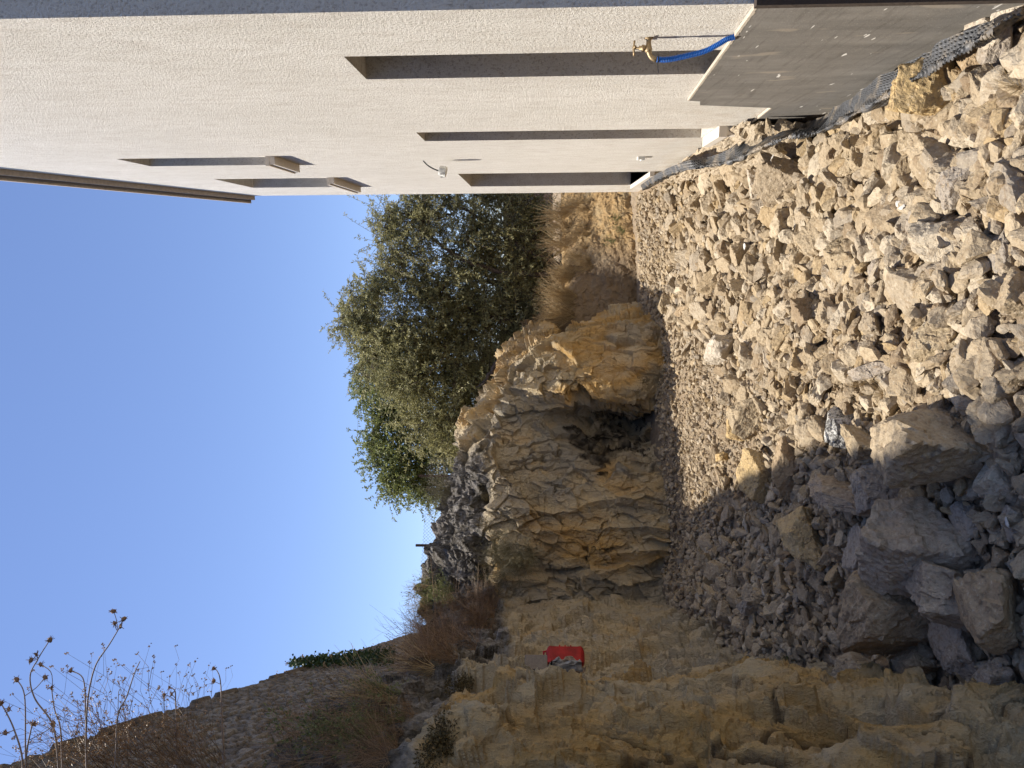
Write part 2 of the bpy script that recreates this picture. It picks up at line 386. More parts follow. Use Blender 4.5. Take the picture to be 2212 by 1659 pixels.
# ------------------------------------------------------------------ rock faces (control nets measured on the place, then fractured)
def catmull(C, t):
    n = len(C); i = np.clip(np.floor(t).astype(int), 0, n - 2); f = (t - i)
    f = f.reshape((-1,) + (1,) * (C.ndim - 1))
    p0 = C[np.maximum(i - 1, 0)]; p1 = C[i]; p2 = C[i + 1]; p3 = C[np.minimum(i + 2, n - 1)]
    return .5 * (2 * p1 + (p2 - p0) * f + (2 * p0 - 5 * p1 + 4 * p2 - p3) * f ** 2 + (-p0 + 3 * p1 - 3 * p2 + p3) * f ** 3)
def patch(C, tu, tv):
    A = catmull(C, tu)                                  # (nu, rows, 3)
    B = catmull(np.swapaxes(A, 0, 1), tv)               # (nv, nu, 3)
    return np.swapaxes(B, 0, 1)
NW = np.array([-.882, -.471, 0]); DW = np.array([-.471, .882, 0]); W0 = NW * 2.25
def wall_at(p, back):                                   # point beside the stone wall, level with p
    t = (p - W0) @ DW
    q = W0 + DW * t - NW * back; return np.array([q[0], q[1], p[2]])
ST = []
def stn(foot, m1, m2, top, crest, mode, gold=.5):
    c = [P(*x) if len(x) == 3 else np.array(x[1:]) for x in (foot, m1, m2, top, crest)]
    below = c[0] + [0, 0, -.6]
    if mode == 'y':
        t1 = c[4] + [0, 1.2, .05]; b_ = c[4] + [0, 5.5, -.2]
    elif mode == 'd':
        t1 = c[4] + [-.6, .8, .15]; b_ = wall_at(c[4], .0) + [0, 0, .2] + DW * 1.5
    else:
        t1 = c[4] + NW * .55 + [0, 0, .28]; b_ = wall_at(c[4], -.15) + [0, 0, .5]
    ST.append((np.array([below, *c, t1, b_]), gold))
stn((1420, 660, 13.0), (1330, 690, 12.7), (1260, 715, 12.2), (1205, 742, 11.9), (1195, 745, 12.6), 'y', .9)
stn((1432, 690, 10.9), (1355, 707, 10.9), (1270, 728, 10.9), (1195, 748, 10.9), (1180, 756, 11.2), 'y', 1.0)
stn((1438, 735, 10.3), (1350, 748, 10.3), (1262, 752, 10.35), (1165, 762, 10.6), (1130, 775, 11.0), 'y', 1.05)
stn((1440, 800, 10.1), (1345, 800, 10.0), (1240, 795, 10.1), (1145, 795, 10.4), (1098, 795, 10.9), 'y', 1.0)
stn((1445, 850, 10.2), (1345, 846, 10.0), (1235, 852, 10.1), (1130, 850, 10.4), (1090, 850, 10.9), 'y', .75)
stn((1440, 895, 10.5), (1345, 885, 11.5), (1240, 890, 10.8), (1105, 890, 10.3), (1060, 890, 10.7), 'y', .3)
stn((1445, 950, 10.2), (1345, 945, 11.0), (1225, 945, 10.3), (1085, 940, 10.1), (1022, 940, 10.6), 'y', .2)
stn((1450, 1010, 9.8), (1350, 1010, 9.9), (1200, 1010, 9.8), (1066, 1005, 9.75), (1005, 1005, 10.4), 'y', .3)
stn((1455, 1100, 9.5), (1350, 1100, 9.5), (1200, 1100, 9.5), (1058, 1100, 9.6), (985, 1100, 10.4), 'y', .5)
stn((1457, 1200, 9.35), (1350, 1200, 9.35), (1200, 1200, 9.4), (1060, 1200, 9.5), (960, 1205, 10.3), 'y', .6)
stn((1452, 1268, 9.3), (1340, 1272, 9.4), (1200, 1275, 9.5), (1070, 1270, 9.6), (940, 1275, 10.4), 'y', .45)
stn((1448, 1300, 9.1), (1350, 1312, 9.3), (1215, 1318, 9.4), (1085, 1320, 9.5), (940, 1330, 10.2), 'd', .35)
stn((1500, 1325, 8.2), (1380, 1345, 8.3), (1230, 1355, 8.5), (1090, 1365, 8.7), (950, 1360, 9.4), 'd', .35)
stn((1560, 1350, 7.1), (1410, 1378, 7.2), (1250, 1392, 7.4), (1085, 1400, 7.7), (985, 1395, 8.4), 'l', .35)
stn((1650, 1392, 5.9), (1480, 1420, 6.0), (1300, 1438, 6.1), (1110, 1436, 6.4), (1005, 1425, 7.1), 'l', .35)
stn((1760, 1435, 4.9), (1570, 1470, 4.9), (1330, 1476, 5.0), (1080, 1462, 5.3), (960, 1440, 6.0), 'l', .25)
stn((1880, 1490, 4.1), (1660, 1505, 4.0), (1350, 1505, 4.1), (1015, 1495, 4.4), (880, 1480, 5.1), 'l', .35)
stn((2000, 1528, 3.4), (1720, 1528, 3.3), (1350, 1525, 3.4), (975, 1530, 3.6), (810, 1515, 4.3), 'l', .8)
stn((2212, 1562, 2.66), (1720, 1572, 2.62), (1350, 1572, 2.66), (935, 1590, 2.8), (700, 1590, 3.6), 'l', .85)
stn(('w', -1.72, 1.5, 0.0), ('w', -1.76, 1.5, .8), ('w', -1.8, 1.5, 1.5), ('w', -1.86, 1.5, 2.33), ('w', -2.4, 1.6, 3.1), 'l', .9)
stn(('w', -1.68, -.5, 0.0), ('w', -1.72, -.5, .8), ('w', -1.76, -.5, 1.5), ('w', -1.84, -.5, 2.35), ('w', -2.1, -.5, 2.8), 'y', .7)
ctrl = np.array([s[0] for s in ST]); golds = np.array([s[1] for s in ST])
ctrl[-1, 6:] = ctrl[-1, 5] + np.array([[-.3, 0, .2], [-.6, 0, .3]])
per = [26, 40, 40, 50, 46, 46, 52, 56, 80, 84, 62, 34, 46, 54, 60, 56, 56, 60, 90, 60]
tu = np.concatenate([i + np.arange(k) / k for i, k in enumerate(per)] + [[len(ctrl) - 1]])
perv = [10, 85, 90, 105, 60, 34, 34]
tv = np.concatenate([i + np.arange(k) / k for i, k in enumerate(perv)] + [[7]])
S = patch(ctrl, tu, tv); nu, nv = S.shape[:2]
du = np.gradient(S, axis=0); dv = np.gradient(S, axis=1)
N = np.cross(du, dv); N /= np.linalg.norm(N, axis=2)[..., None] + 1e-9
if (N[nu // 2, 150] @ (EYE - S[nu // 2, 150])) < 0: N = -N
Q = S.reshape(-1, 3); Nn = N.reshape(-1, 3)
TV = np.broadcast_to(tv[None], (nu, nv)).ravel(); TU = np.broadcast_to(tu[:, None], (nu, nv)).ravel()
sq = np.array([1, 1, .6])
wq = Q + .10 * np.stack([fbm(Q * 2.5, 3, 60), fbm(Q * 2.5, 3, 70), fbm(Q * 2.5, 3, 80)], 1)
f1, d1, e1, i1 = cells(wq * sq * 1.5, 100); f2, d2, e2, i2 = cells(wq * sq * 4.0, 110); f3, d3, e3, i3 = cells(wq * sq * 11, 120)
f4, d4, e4, i4 = cells(wq * np.array([1, 1, .8]) * 28, 130)
amp = np.interp(TU, [0, 12, 14, 16, 17.5, 20], [1, .95, .9, .75, .45, .42]) * np.interp(TV, [0, 1, 2, 4, 5, 7], [1, 1, 1, 1, .9, .8])
capw = sst(3.93, 4.08, TV + .10 * fbm(Q * 3, 3, 200))
bed = vnoise(np.stack([Q[:, 0] * 3.2 + Q[:, 1] * 1.3, Q[:, 1] * .5, Q[:, 2] * .35], 1) + .5 * fbm(Q * 1.2, 2, 7)[:, None], 33)
D = amp * (.13 * f1 + .085 * f2 + .026 * f3 + .008 * f4 + .11 * (1 - np.abs(bed)) ** 4) + .012 * fbm(Q * 8, 5, 90) + .004 * fbm(Q * 40, 3, 95)
l1 = np.abs(fbm(Q * np.array([1.5, 1.5, .9]) + .4 * f2[:, None] * 0, 5, 601)); l2 = np.abs(fbm(Q * np.array([4.5, 4.5, 2.2]), 5, 611)); mk = fbm(Q * 1.1, 2, 621); mk2 = fbm(Q * 3, 2, 631)
crk = (1 - sst(.004, .022, l1)) * sst(0, .2, mk) + .7 * (1 - sst(.004, .03, l2)) * sst(.05, .3, mk2) + .45 * (1 - sst(0, .06, e2 - d2)) * sst(.7, .9, i2)
D += sst(12, 13.5, TU) * (1 - capw) * (.016 * f3 + .009 * f4 + .02 * np.abs(fbm(Q * np.array([5, 5, 2.5]), 4, 97)) + .05 * f2)
D -= .05 * np.clip(crk, 0, 1) * amp
# long fissures on the smooth near face
fis = np.abs(fbm(np.stack([Q[:, 0] * .6, Q[:, 1] * 2.4, Q[:, 2] * .7], 1), 4, 301))
fism = (1 - sst(.004, .022, fis)) * sst(16, 17, TU) * (1 - capw); D -= .025 * fism
rid = fbm(np.stack([Q[:, 0] * 1.5, Q[:, 1] * 4.5, Q[:, 2] * 1.0], 1), 5, 305)
D += sst(15.5, 17.5, TU) * (1 - capw) * .055 * (1 - 2 * np.abs(rid))
D += capw * (.10 * fbm(Q * 2.2, 4, 210) + .05 * f2 + .03 * (1 - 2 * np.abs(fbm(Q * np.array([3, 3, 9]), 4, 215))))
D -= .10 * (1 - sst(0, .20, np.abs(TV - 4.12))) * sst(6.5, 7.5, TU) * (1 - sst(11, 12, TU))      # undercut below the cap
# hollow behind the red canister
nich = P(1220, 1442, 5.85)
nd_ = np.abs(Q - nich); nm = (1 - sst(.22, .30, nd_[:, 1])) * (1 - sst(.20, .27, nd_[:, 2])) * sst(13, 14, TU) * (1 - sst(16, 16.5, TU))
D = D * (1 - .75 * nm) - .22 * nm
fade = sst(.0, 1.0, TV); Qd = Q + Nn * D[:, None]
def blob(px, py, d, r, stretch=(1, 1, 1)):
    c = P(px, py, d); e = (Qd - c) * np.array(stretch)
    return np.sqrt((e ** 2).sum(1)) / r
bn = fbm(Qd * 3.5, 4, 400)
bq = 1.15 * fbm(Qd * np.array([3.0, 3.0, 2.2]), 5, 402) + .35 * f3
soot_shade = np.clip(1.15 - blob(1325, 900, 10.7, .50, (1, .5, .62)) + bq, 0, 1); soot_shade = np.maximum(soot_shade, np.clip(.95 - blob(1290, 960, 10.2, .42, (1, .5, .9)) + bq, 0, 1)); soot_shade = np.maximum(soot_shade, np.clip(.9 - blob(1395, 985, 9.9, .33, (1, .5, .8)) + bq, 0, 1))  # soot in the hollow, with its shade painted into the same patches
soot_shade = sst(.40, .62, soot_shade) * (.55 + .45 * sst(-.2, .3, fbm(Qd * 9, 4, 404)))
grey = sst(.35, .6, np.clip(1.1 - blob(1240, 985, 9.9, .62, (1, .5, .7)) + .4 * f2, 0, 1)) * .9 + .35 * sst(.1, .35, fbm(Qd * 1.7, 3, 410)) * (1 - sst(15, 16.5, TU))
gold = np.interp(TU, np.arange(len(golds)), golds)
moss = (sst(4.0, 4.12, TV) * (1 - sst(4.3, 4.5, TV))) * sst(-.1, .25, fbm(Qd * 4, 4, 420)) * np.interp(TU, [0, 6, 7, 11, 12, 15, 18, 20], [0, 0, 1, 1, .5, .6, .9, .9])
soil = sst(5.9, 6.5, TV + .4 * fbm(Qd * 2, 3, 430))
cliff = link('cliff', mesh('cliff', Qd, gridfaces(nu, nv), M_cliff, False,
    {'cap': capw * sst(6.0, 7.2, TU + TV * 0), 'soot_shade': soot_shade, 'grey': np.clip(grey, 0, 1), 'gold': gold, 'crack': np.clip(crk * .5 + fism, 0, 1), 'moss': np.clip(moss, 0, 1), 'soil': soil}))
tag(cliff, kind='structure')

# earth bank closing the cut on the far right
B = []
for y, dd in ((330, -.1), (400, 0), (440, 0), (500, 0), (560, .1), (620, .3), (690, .4), (770, .5)):
    fx = np.interp(y, [400, 620, 770], [1400, 1375, 1385])
    tx = np.interp(y, [400, 560, 620, 700], [1222, 1228, 1234, 1212])
    ft, md, tp = np.interp(y, [400, 500, 560, 620, 700], [12.9, 12.7, 12.8, 13.1, 13.0]), np.interp(y, [400, 500, 560, 620, 700], [13.6, 13.4, 13.3, 13.3, 13.2]), np.interp(y, [400, 500, 560, 620, 700], [15, 14.6, 14.1, 13.6, 13.5])
    mx = np.interp(y, [400, 500, 560, 620, 700], [1312, 1315, 1300, 1300, 1300])
    a, b_, c_ = P(fx, y, ft), P(mx, y, md), P(tx, y, tp)
    B.append([a + [0, 0, -.6], a, b_, c_, c_ + [0, .8, .05], c_ + [0, 4, -.3]])
B = np.array(B)
tb = np.linspace(0, 7, 300); tw = np.concatenate([i + np.arange(k) / k for i, k in enumerate([8, 60, 70, 30, 30])] + [[5]])
SB = patch(B, tb, tw); na, nb = SB.shape[:2]; QB = SB.reshape(-1, 3)
NB = np.cross(np.gradient(SB, axis=0), np.gradient(SB, axis=1)).reshape(-1, 3); NB /= np.linalg.norm(NB, axis=1)[:, None] + 1e-9
if NB[na * nb // 2] @ (EYE - QB[na * nb // 2]) < 0: NB = -NB
g1, h1, k1, _ = cells(QB * 3.2, 500); g2, h2, k2, _ = cells(QB * 9, 510)
QB = QB + NB * (.012 * g1 + .012 * g2 + .10 * fbm(QB * 2.5, 5, 520) + .05 * fbm(QB * 9, 4, 521))[:, None]
TWb = np.broadcast_to(tw[None], (na, nb)).ravel()
tag(link('earth_bank', mesh('earth_bank', QB, gridfaces(na, nb), M_bank, False, {'darken': .95 * sst(-.35, .3, -QB[:, 0]) * (1 - sst(2.8, 3.3, TWb))})), kind='structure')  # shade on the bank's hollow face painted in as darker earth

# ------------------------------------------------------------------ stone retaining wall on the left
def masonry(name, o, du_, dv_, L, H, mat, cell=(.34, .16), step=.05, amp=.05, toprag=.06, thick=.5, seed=0, low=None):
    o = np.array(o, float); du_ = np.array(du_, float); dv_ = np.array(dv_, float); nn = np.cross(du_, dv_)
    a = np.arange(0, L + step, step); b_ = np.arange(0, H + step, step)
    A, Bv = np.meshgrid(a, b_, indexing='ij')
    r = np.stack([A.ravel() / cell[0], Bv.ravel() / cell[1], np.full(A.size, .5)], 1)
    r[:, :2] += .25 * np.stack([fbm(r * .5, 2, 11 + seed), fbm(r * .5, 2, 13 + seed)], 1)
    rr = r.copy(); rr[:, 2] = 0
    v_, q1, q2, idv = cells(rr * np.array([1, 1, 1]), 600 + seed)
    ed = sst(.02, .16, q2 - q1)
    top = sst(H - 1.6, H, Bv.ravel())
    hgt = amp * (ed - .6) + amp * .5 * v_ * ed + amp * .35 * fbm(rr * 3, 3, 620)
    rag = np.repeat(toprag * fbm(np.stack([a / .35, a * 0, a * 0], 1), 3, 640 + seed), len(b_)) * sst(H - .3, H, Bv.ravel())
    if low is not None: rag = rag - low(A.ravel()) * Bv.ravel() / H
    V = o + du_ * A.ravel()[:, None] + dv_ * (Bv.ravel() + rag)[:, None] + nn * hgt[:, None]
    n0, n1 = A.shape; F = gridfaces(n0, n1)
    back = V.reshape(n0, n1, 3)[:, -1] - nn * thick; k = len(V)          # coping depth
    back2 = back - dv_ * H; V = np.concatenate([V, back, back2])
    i = np.arange(n0 - 1)
    F2 = np.stack([i * n1 + n1 - 1, (i + 1) * n1 + n1 - 1, k + i + 1, k + i], 1)
    F3 = np.stack([k + i, k + i + 1, k + n0 + i + 1, k + n0 + i], 1)
    z = np.zeros(2 * n0)
    return mesh(name, V, [F, F2, F3], mat, False, {'rnd': np.concatenate([idv, z + .3]), 'crack': np.concatenate([1 - ed, z]), 'top': np.concatenate([top, z + 1])})
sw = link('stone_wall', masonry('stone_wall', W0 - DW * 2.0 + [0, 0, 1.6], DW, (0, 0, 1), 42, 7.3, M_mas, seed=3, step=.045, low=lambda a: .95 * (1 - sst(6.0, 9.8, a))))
tag(sw, 'tall dark rubble stone retaining wall above the weedy terrace', 'wall')
cp = MB()
for k in range(26):
    a = .2 + k * 1.05 + rng.uniform(-.1, .1); L = rng.uniform(.6, 1.0)
    if rng.random() < .45 or a < 10: continue
    q = W0 + DW * (a - 2)
    cp.tube([q + [0, 0, 8.88 + rng.uniform(-.02, .03)], q + DW * L + [0, 0, 8.88 + rng.uniform(-.02, .03)]], [.1, .09], 6)
cp.obj('coping', M_mas, sw)
# ------------------------------------------------------------------ building
YN, YF, XI = 3.13, 12.62, 8.0
house = empty('house', (1, YN, 0), 'beige stuccoed house with narrow deep openings on the long side', 'house')
house.location = (0, 0, 0)
def roofz(y): return 8.323 + (y - 8.278) * (7.127 - 8.323) / (12.403 - 8.278)
ops = [(3.80, 4.288, .36, 2.91, 'door'), (6.15, 6.63, .40, 2.94, 'door'), (9.40, 11.27, .42, 2.95, 'door'),
       (7.565, 8.235, 4.78, 6.455, 'window'), (9.73, 11.08, 4.78, 6.40, 'window')]
REV = .30
yb = sorted({YN, YF} | {o[0] for o in ops} | {o[1] for o in ops}); zb = sorted({-.4, 7.0} | {o[2] for o in ops} | {o[3] for o in ops})
wm = MB()
for a, b_ in zip(yb[:-1], yb[1:]):
    for c0, c1 in zip(zb[:-1], zb[1:]):
        ym, zm = (a + b_) / 2, (c0 + c1) / 2
        if any(o[0] < ym < o[1] and o[2] < zm < o[3] for o in ops): continue
        wm.add([(1, a, c0), (1, b_, c0), (1, b_, c1), (1, a, c1)], [(0, 3, 2, 1)])
    wm.add([(1, a, 7.0), (1, b_, 7.0), (1, b_, roofz(b_)), (1, a, roofz(a))], [(0, 3, 2, 1)])
for o in ops:
    a, b_, c0, c1 = o[:4]; x0, x1 = 1, 1 + REV
    wm.add([(x0, a, c0), (x1, a, c0), (x1, a, c1), (x0, a, c1)], [(0, 1, 2, 3)])
    wm.add([(x0, b_, c0), (x1, b_, c0), (x1, b_, c1), (x0, b_, c1)], [(0, 3, 2, 1)])
    wm.add([(x0, a, c1), (x1, a, c1), (x1, b_, c1), (x0, b_, c1)], [(0, 1, 2, 3)])
    wm.add([(x0, a, c0), (x1, a, c0), (x1, b_, c0), (x0, b_, c0)], [(0, 3, 2, 1)])
wm.add([(1, YN, -.4), (XI, YN, -.4), (XI, YN, roofz(YN)), (1, YN, roofz(YN))], [(0, 1, 2, 3)])
wm.add([(1, YF, -.4), (XI, YF, -.4), (XI, YF, roofz(YF)), (1, YF, roofz(YF))], [(0, 3, 2, 1)])
wm.add([(XI, YN, -.4), (XI, YF, -.4), (XI, YF, roofz(YF)), (XI, YN, roofz(YN))], [(0, 1, 2, 3)])
wm.obj('wall', M_stucco, house)
for o in ops:
    a, b_, c0, c1, kd = o
    d = MB(); d.box((1 + REV, a - .02, c0 - .02), (1 + REV + .05, b_ + .02, c1 + .02)); dd = d.obj(kd, M_door if kd == 'door' else M_trim, house)
    if kd == 'window':
        g = MB(); g.box((1 + REV - .012, a + .08, c0 + .08), (1 + REV - .003, b_ - .08, c1 - .08)); g.obj('pane', M_glass, dd)
    else:
        for q in range(3):
            h = (c1 - c0 - .3) / 3; g = MB(); g.box((1 + REV - .015, a + .08, c0 + .1 + q * (h + .04)), (1 + REV - .003, b_ - .08, c0 + .1 + q * (h + .04) + h)); g.obj('panel', M_door, dd)
for a, b_, z in ((7.50, 8.29, 4.78), (9.67, 11.14, 4.78)):
    s = MB(); s.box((.915, a, z - .085), (1.0, b_, z - .03)); s.box((.90, a - .004, z - .028), (1.04, b_ + .004, z + .012))
    s.obj('sill', M_trim, house)
s = MB(); s.box((.914, 6.04, .315), (1.26, 6.62, .385)); s.box((.93, 6.05, .22), (.998, 6.61, .313)); s.obj('threshold', M_trim, house)
s = MB(); s.box((.94, 9.38, .36), (1.28, 11.3, .42)); s.obj('threshold', M_trim, house)
# roof: board, dark metal drip and slab following the gable slope
def slopebox(mb, x0, x1, y0, y1, dz0, dz1):
    mb.add([(x0, y0, roofz(y0) + dz0), (x1, y0, roofz(y0) + dz0), (x1, y1, roofz(y1) + dz0), (x0, y1, roofz(y1) + dz0),
            (x0, y0, roofz(y0) + dz1), (x1, y0, roofz(y0) + dz1), (x1, y1, roofz(y1) + dz1), (x0, y1, roofz(y1) + dz1)],
           [(0, 3, 2, 1), (4, 5, 6, 7), (0, 1, 5, 4), (1, 2, 6, 5), (2, 3, 7, 6), (3, 0, 4, 7)])
r = MB(); slopebox(r, .93, XI + .2, YN - .3, 12.70, .004, .06); rf = r.obj('roof', M_roof, house)
r = MB(); slopebox(r, .905, .935, YN - .3, 12.68, .064, .10); r.obj('drip_edge', M_gut, rf)
r = MB(); slopebox(r, .875, XI + .2, YN - .3, 12.74, .104, .165); r.obj('tile_edge', M_roof, rf)

# grey coated foundation slab in front of the render
def src(x, y, X=1): return onX(x / 1.8517, y / 1.8517, X)
poly = [src(*p, X=.980) for p in [(3030, 22), (2754, 403), (2800, 406), (2800, 421), (3085, 432), (3012, 490), (3150, 496)]]
poly = [np.array([.980, p[1], p[2]]) for p in poly]; poly[0][1] = 3.07
poly += [np.array([.980, 6.3, -.2]), np.array([.980, 6.3, -.6]), np.array([.980, 3.07, -.6])]
def prism(mb, poly, x1):
    n = len(poly); V = [tuple(p) for p in poly] + [(x1, p[1], p[2]) for p in poly]
    me_ = [tuple(range(n))]
    mb.add(V, [(i, (i + 1) % n, (i + 1) % n + n, i + n) for i in range(n)])
    return V
import bmesh
bm = bmesh.new(); vs = [bm.verts.new(tuple(p)) for p in poly]; fc = bm.faces.new(vs)
ex = bmesh.ops.extrude_face_region(bm, geom=[fc])
for g in ex['geom']:
    if isinstance(g, bmesh.types.BMVert): g.co.x = .996
bmesh.ops.recalc_face_normals(bm, faces=bm.faces); me_ = bpy.data.meshes.new('foundation_slab'); bm.to_mesh(me_); bm.free(); me_.materials.append(M_conc)
found = empty('foundation', (0, 0, 0), 'dark grey coated foundation upstand with stepped top at foot of the house', 'foundation')
link('slab', me_, found)
e = MB(); a, b_ = poly[0], poly[1]
n = 40
for k in range(n):
    t0, t1 = k / n, (k + 1) / n; w0, w1 = .004 + .006 * rng.random(), .004 + .006 * rng.random()
    p0, p1 = a + (b_ - a) * t0, a + (b_ - a) * t1
    e.add([p0 + [-.002, 0, -w0], p1 + [-.002, 0, -w1], p1 + [-.002, 0, .006], p0 + [-.002, 0, .006], p0 + [.018, 0, .006], p1 + [.018, 0, .006]], [(0, 3, 2, 1), (3, 4, 5, 2)])
e.obj('mortar_edge', M_strip, found); e = MB(); a, b_ = poly[4], poly[5]
e.add([a + [-.002, 0, -.006], b_ + [-.002, 0, -.006], b_ + [-.002, 0, .005], a + [-.002, 0, .005], a + [.018, 0, .005], b_ + [.018, 0, .005]], [(0, 3, 2, 1), (3, 4, 5, 2)])
e.obj('mortar_edge', M_strip, found)
e = MB(); e.box((.962, 3.03, -.5), (XI, 3.068, 1.015)); e.obj('side_slab', M_form, found)

# mortar footing between slab and threshold
nn = 70; a = np.linspace(0, 1, nn); b_ = np.linspace(0, 1, 26); A, Bq = np.meshgrid(a, b_, indexing='ij')
Yq = 5.62 + A * 3.9; Xq = 1.0 - .035 - .26 * Bq ** .8 * (1 - .3 * A) * sst(-.02, .05, A); Zq = (.30 - .03 * A) - .50 * Bq ** 1.3 - .1 * A * Bq
q = np.stack([Xq.ravel(), Yq.ravel(), Zq.ravel()], 1); g1, _, _, _ = cells(q * 14, 700)
q += np.stack([-.03 * g1, 0 * g1, .02 * g1], 1) + .03 * fbm(q * 9, 4, 710)[:, None]
tag(link('mortar_footing', mesh('mortar_footing', q, gridfaces(nn, 26), M_mortar, False, {'rnd': np.zeros(len(q))})), 'rough cream mortar footing below the stone threshold of the house', 'footing')

# ------------------------------------------------------------------ dimpled drainage membrane
top = [(3990, 60), (3850, 118), (3700, 205), (3520, 305), (3345, 430), (3225, 490), (3130, 496), (3000, 548), (2935, 590), (2840, 625), (2750, 640), (2680, 668), (2620, 700), (2570, 735)]
Xt = [.948, .948, .948, .948, .948, .955, .958, .92, .85, .84, .82, .84, .85, .88]
bot = [(4000, 120), (3880, 215), (3740, 300), (3600, 390), (3440, 470), (3300, 535), (3185, 560), (3075, 598), (2990, 640), (2890, 665), (2780, 680), (2700, 698), (2640, 722), (2585, 760)]
Xb = [.86, .84, .82, .80, .80, .80, .79, .76, .74, .75, .76, .78, .80, .86]
bot = [(b_[0] * .7 + t_[0] * .3, b_[1] * .7 + t_[1] * .3) for t_, b_ in zip(top, bot)]
T = np.array([src(*p, X=x) for p, x in zip(top, Xt)]); Bt = np.array([src(*p, X=x) for p, x in zip(bot, Xb)])
ctl = np.stack([T, (T + Bt) / 2 + [-.03, 0, 0], Bt, Bt + [.04, 0, -.12]], 1)
tt = np.linspace(0, 13, 1500); tw_ = np.linspace(0, 3, 110)
SM = patch(ctl, tt, tw_); NM = np.cross(np.gradient(SM, axis=0), np.gradient(SM, axis=1)); NM /= np.linalg.norm(NM, axis=2)[..., None] + 1e-9
if NM[700, 50] @ (EYE - SM[700, 50]) < 0: NM = -NM
arc = np.concatenate([[0], np.cumsum(np.linalg.norm(np.diff(SM[:, 50], axis=0), axis=1))]); arw = np.concatenate([np.zeros((1500, 1)), np.cumsum(np.linalg.norm(np.diff(SM, axis=1), axis=2), axis=1)], 1)
pt = .026
ua = np.broadcast_to(arc[:, None], (1500, 110)) / pt; va = arw / pt; row = np.floor(va); uo = ua + .5 * (row % 2)
dd = np.sqrt((uo - np.floor(uo) - .5) ** 2 + (va - row - .5) ** 2); dim = 1 - sst(.18, .36, dd)
wv = .045 * fbm(SM.reshape(-1, 3) * 6, 3, 730).reshape(1500, 110)
SMd = SM + np.array([-.012, 0, .015]) + NM * (wv - .010 * dim)[..., None]
def memb_mat():
    mt, nt, b = newmat('dimpled_plastic'); p = posn(nt)
    r = ramp(nt, [(0, (.085, .088, .095)), (1, (.008, .009, .01))]); nt.links.new(attr(nt, 'dim'), r.inputs[0])
    c = mix(nt, r.outputs[0], (.42, .34, .24), math_(nt, 'MULTIPLY', ramp_f(nt, noise(nt, p, 6, 5, .65), .48, .66), .55))
    nt.links.new(c, b.inputs['Base Color']); b.inputs['Roughness'].default_value = .5; b.inputs['Specular IOR Level'].default_value = .5; return mt
tag(link('drainage_membrane', mesh('drainage_membrane', SMd.reshape(-1, 3), gridfaces(1500, 110), memb_mat(), True, {'dim': dim.ravel()})),
    'black dimpled drainage membrane sticking out along foot of the house', 'membrane')

# ------------------------------------------------------------------ loose stones
def ico(sub):
    bm = bmesh.new(); bmesh.ops.create_icosphere(bm, subdivisions=sub, radius=1)
    V = np.array([v.co[:] for v in bm.verts]); Fc = np.array([[v.index for v in f.verts] for f in bm.faces]); bm.free(); return V, Fc
ICO = {k: ico(k) for k in (1, 2, 3, 4, 5)}
def rock(sub, seed, flat=.75, planes=13, rough=.03):
    g = np.random.default_rng(seed); V, Fc = ICO[sub]
    n = g.normal(size=(planes, 3)); n /= np.linalg.norm(n, axis=1)[:, None]
    n = np.concatenate([n, [[0, 0, -1], [0, 0, 1]]]); d = g.uniform(.55, 1.0, len(n))
    dot = V @ n.T; r = np.where(dot > .05, d / np.maximum(dot, .05), 9).min(1); r = np.minimum(r, 1.5)
    W = V * r[:, None]
    if sub >= 3:
        w = W + seed * 3.7; v_, q1, q2, _ = cells(w * 2.2, seed); v3, _, _, _ = cells(w * 5.5, seed + 5)
        W = W * (1 + .07 * v_ + .03 * v3 + rough * fbm(w * 4, 4, seed + 9) + rough * .5 * fbm(w * 14, 3, seed + 19))[:, None]
    else: W = W * (1 + rough * 1.5 * fbm(W * 3 + seed, 2, seed))[:, None]
    W *= np.array([1, g.uniform(.55, .92), flat * g.uniform(.75, 1.05)])
    W /= np.abs(W).max(); return W, Fc
def rotm(a, b, c):
    ca, sa, cb, sb, cc, sc = np.cos(a), np.sin(a), np.cos(b), np.sin(b), np.cos(c), np.sin(c)
    z = np.zeros_like(ca); o = np.ones_like(ca)
    Rz = np.stack([np.stack([ca, -sa, z], -1), np.stack([sa, ca, z], -1), np.stack([z, z, o], -1)], -2)
    Rx = np.stack([np.stack([o, z, z], -1), np.stack([z, cb, -sb], -1), np.stack([z, sb, cb], -1)], -2)
    Ry = np.stack([np.stack([cc, z, sc], -1), np.stack([z, o, z], -1), np.stack([-sc, z, cc], -1)], -2)
    return Rz @ Rx @ Ry

